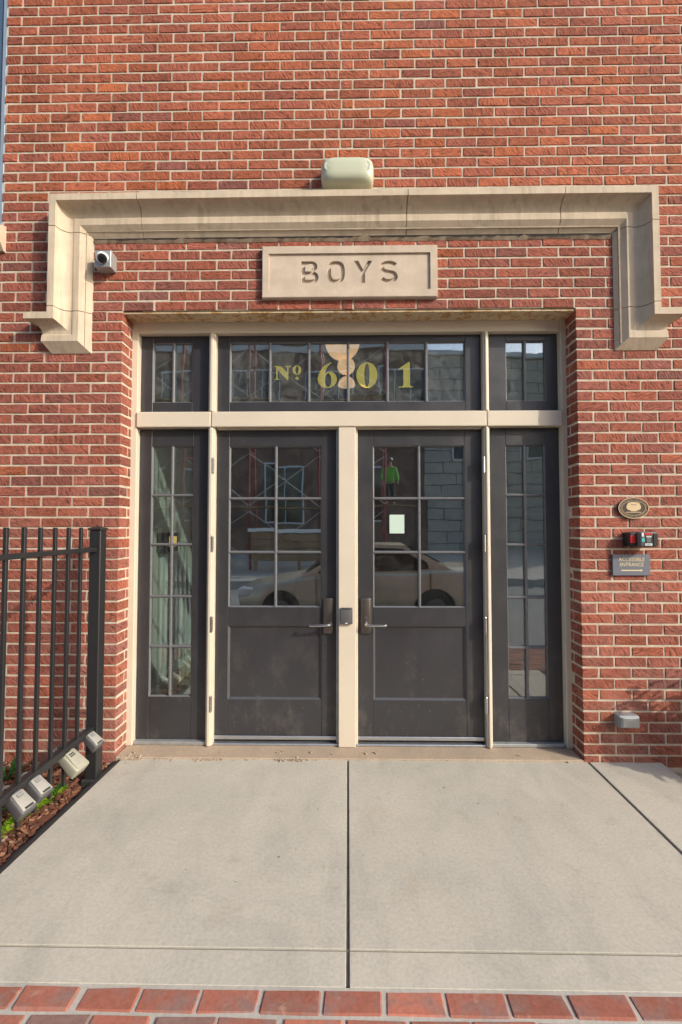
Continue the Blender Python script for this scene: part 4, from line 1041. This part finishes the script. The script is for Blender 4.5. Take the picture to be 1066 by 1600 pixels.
BY = -24.0
b1 = empty('brick_block', (-8, BY - 4, 0), 'dark brick block with pale window bands across the street, mirrored at left', 'building')
box('wall', 'far_brick', b1, -34, 4.6, BY - 8, BY, -.3, 17.5, 0)
for z in (8.6, 12.6):
    box('stone_band', 'far_trim', b1, -34, 4.65, BY - .05, BY + .12, z - .40, z, .01)
    for i in range(8):
        x = -29 + i * 4.4
        if x > 2: continue
        w = box('window', 'far_trim', b1, x, x + 2.9, BY - .05, BY + .05, z + .02, z + 2.5, .01)
        for j in range(3): box('pane', 'car_glass', w, x + .08 + j * .93, x + .95 + j * .93, BY + .045, BY + .06, z + .12, z + 2.4, 0)
for i in range(6):
    x = -25 + i * 5.0
    w = box('window', 'far_trim', b1, x, x + 2.2, BY - .05, BY + .05, 1.8, 5.2, .01)
    for j in range(2): box('pane', 'car_glass', w, x + .1 + j * 1.03, x + 1.07 + j * 1.03, BY + .045, BY + .06, 1.9, 5.1, 0)
b2 = empty('stone_block', (14, BY - 4, 0), 'grey coursed stone block across the street, mirrored at right', 'building')
box('wall', 'interior_dark', b2, 4.62, 23.0, BY - 7.5, BY - .06, -.3, 11.9, 0)
for i in range(17):
    z = -.1 + i * .70
    x = 4.63 - (.9 if i % 2 else 0)
    while x < 23:
        w_ = random.uniform(1.5, 2.1); xa, xb = max(x, 4.63), min(x + w_, 23.05)
        if xb - xa > .15: box('stone', 'far_stone', b2, xa, xb - .03, BY - .06, BY + random.uniform(.03, .08), z, z + .67, .02, 1)
        x += w_
box('cornice', 'far_trim', b2, 4.63, 23.15, BY - .06, BY + .25, 11.82, 12.1, .02)
for i in range(4):
    x = 6.3 + i * 4.2
    w = box('window', 'far_trim', b2, x, x + 1.5, BY, BY + .10, 5.6, 8.4, .01); box('pane', 'car_glass', w, x + .1, x + 1.4, BY + .095, BY + .11, 5.7, 8.3, 0)
dr = box('door', 'interior_dark', b2, 12.4, 14.4, BY, BY + .09, -.1, 5.6, .01); box('door_panel', 'scaffold_red', dr, 12.8, 14.1, BY + .085, BY + .11, .1, 5.2, .01)
sc = empty('scaffolding', (-1.5, -13.6, 0), 'red scaffolding with crossed braces before the brick block, mirrored in the glass', 'scaffolding')
for x in (-8.6, -6.1, -3.6, -1.1, 1.4):
    for y in (-14.3, -13.3): MB().cyl((x, y, -.01), (x, y, 10.4), .045, seg=10).build('upright', 'scaffold_red', sc)
    for z in (2.2, 4.2, 6.2, 8.2): MB().cyl((x, -14.3, z), (x, -13.3, z), .03, seg=8).build('transom', 'scaffold_red', sc)
for x in (-8.6, -6.1, -3.6, -1.1):
    for z in (.3, 2.3, 4.3, 6.3, 8.3):
        MB().cyl((x, -13.28, z), (x + 2.5, -13.28, z + 1.8), .018, seg=6).build('brace', 'scaffold_wire', sc); MB().cyl((x, -13.24, z + 1.8), (x + 2.5, -13.24, z), .018, seg=6).build('brace', 'scaffold_wire', sc)
    for z in (2.2, 6.2): box('deck_board', 'plank_wood', sc, x + .02, x + 2.48, -14.25, -13.32, z + .03, z + .08, .005)
br = empty('street_barrier', (-1.6, -12.6, 0), 'low timber barrier with a white top rail, mirrored in the left door', 'barrier')
for i in range(4):
    box('board', 'plank_wood', br, -3.4, -.1, -12.62, -12.58, .35 + i * .25, .57 + i * .25, .005)
box('top_rail', 'white_plastic', br, -3.5, 0, -12.66, -12.54, 1.36, 1.48, .01)
for x in (-3.3, -1.7, -.2): box('post', 'plank_wood', br, x - .05, x + .05, -12.72, -12.621, 0, 1.355, .005)

# worker in a bright vest standing on the scaffold deck, mirrored in the right door
wk = empty('person', (1.15, -13.75, 2.28), 'person in a bright green jacket and dark trousers standing on the scaffold deck', 'person')
box('deck_board', 'plank_wood', sc, 1.42, 2.6, -14.25, -13.32, 2.23, 2.28, .005)
px, py, pz = 1.62, -13.75, 2.285
def Q(x, y, z, r): return (px + x, py + y, pz + z, r)
bodyp = [Q(0, 0, .93, (.16, .11)), Q(0, 0, 1.15, (.15, .11)), Q(0, 0, 1.38, (.18, .11)), Q(0, 0, 1.50, (.07, .07)), Q(0, .01, 1.58, (.075, .085)), Q(0, .015, 1.70, (.078, .095)),
         Q(-.10, 0, .86, .09), Q(-.11, .03, .48, .062), Q(-.12, -.02, .09, .042), Q(-.12, .14, .03, .04), Q(.10, 0, .86, .09), Q(.12, .0, .48, .062), Q(.13, -.04, .09, .042), Q(.14, .12, .03, .04),
         Q(-.20, 0, 1.40, .06), Q(-.27, .02, 1.14, .045), Q(-.20, .20, .98, .034), Q(-.17, .27, .97, .036), Q(.20, 0, 1.40, .06), Q(.28, 0, 1.13, .045), Q(.29, .08, .90, .034), Q(.29, .11, .82, .036)]
be = [(0, 1), (1, 2), (2, 3), (3, 4), (4, 5), (0, 6), (6, 7), (7, 8), (8, 9), (0, 10), (10, 11), (11, 12), (12, 13), (2, 14), (14, 15), (15, 16), (16, 17), (2, 18), (18, 19), (19, 20), (20, 21)]
wk.location = (px, py, pz); WL[wk.name] = Vector((px, py, pz))
def sk(name, mat, pts, edges):
    bm = bmesh.new(); lay = bm.verts.layers.skin.verify(); vs_ = []
    for i, p in enumerate(pts):
        v = bm.verts.new(p[:3]); v[lay].radius = p[3] if isinstance(p[3], tuple) else (p[3], p[3]); v[lay].use_root = (i == 0); vs_.append(v)
    for a, b in edges: bm.edges.new((vs_[a], vs_[b]))
    me = bpy.data.meshes.new(name); bm.to_mesh(me); bm.free(); o = bpy.data.objects.new('temporary', me); COL.objects.link(o)
    o.modifiers.new('skin', 'SKIN'); s2 = o.modifiers.new('sub', 'SUBSURF'); s2.levels = 2; s2.render_levels = 2
    dg = bpy.context.evaluated_depsgraph_get(); m2 = bpy.data.meshes.new_from_object(o.evaluated_get(dg)); bpy.data.objects.remove(o)
    return MB().mesh(m2).build(name, mat, wk, smooth='all')
sk('body', 'skin', bodyp, be)
sk('trousers', 'denim', [Q(0, 0, .95, (.175, .125)), Q(-.10, 0, .84, .105), Q(-.11, .03, .48, .082), Q(-.12, -.02, .12, .066), Q(.10, 0, .84, .105), Q(.12, 0, .48, .082), Q(.13, -.04, .12, .066)], [(0, 1), (1, 2), (2, 3), (0, 4), (4, 5), (5, 6)])
sk('jacket', 'hi_vis', [Q(0, 0, .84, (.225, .16)), Q(0, 0, 1.12, (.215, .155)), Q(0, 0, 1.40, (.225, .15)), Q(-.20, 0, 1.41, .092), Q(-.275, .02, 1.14, .075), Q(-.215, .17, 1.0, .06), Q(.20, 0, 1.41, .092), Q(.285, 0, 1.13, .075), Q(.293, .07, .93, .06)], [(0, 1), (1, 2), (2, 3), (3, 4), (4, 5), (2, 6), (6, 7), (7, 8)])
m = MB(); lathe(m, [(.155, 1.735), (.125, 1.74), (.118, 1.79), (.09, 1.84), (0, 1.865)], 0, 0, 20); m.xf(Matrix.Translation((px, py + .015, pz))); m.build('hard_hat', 'hard_hat', wk, smooth=True)
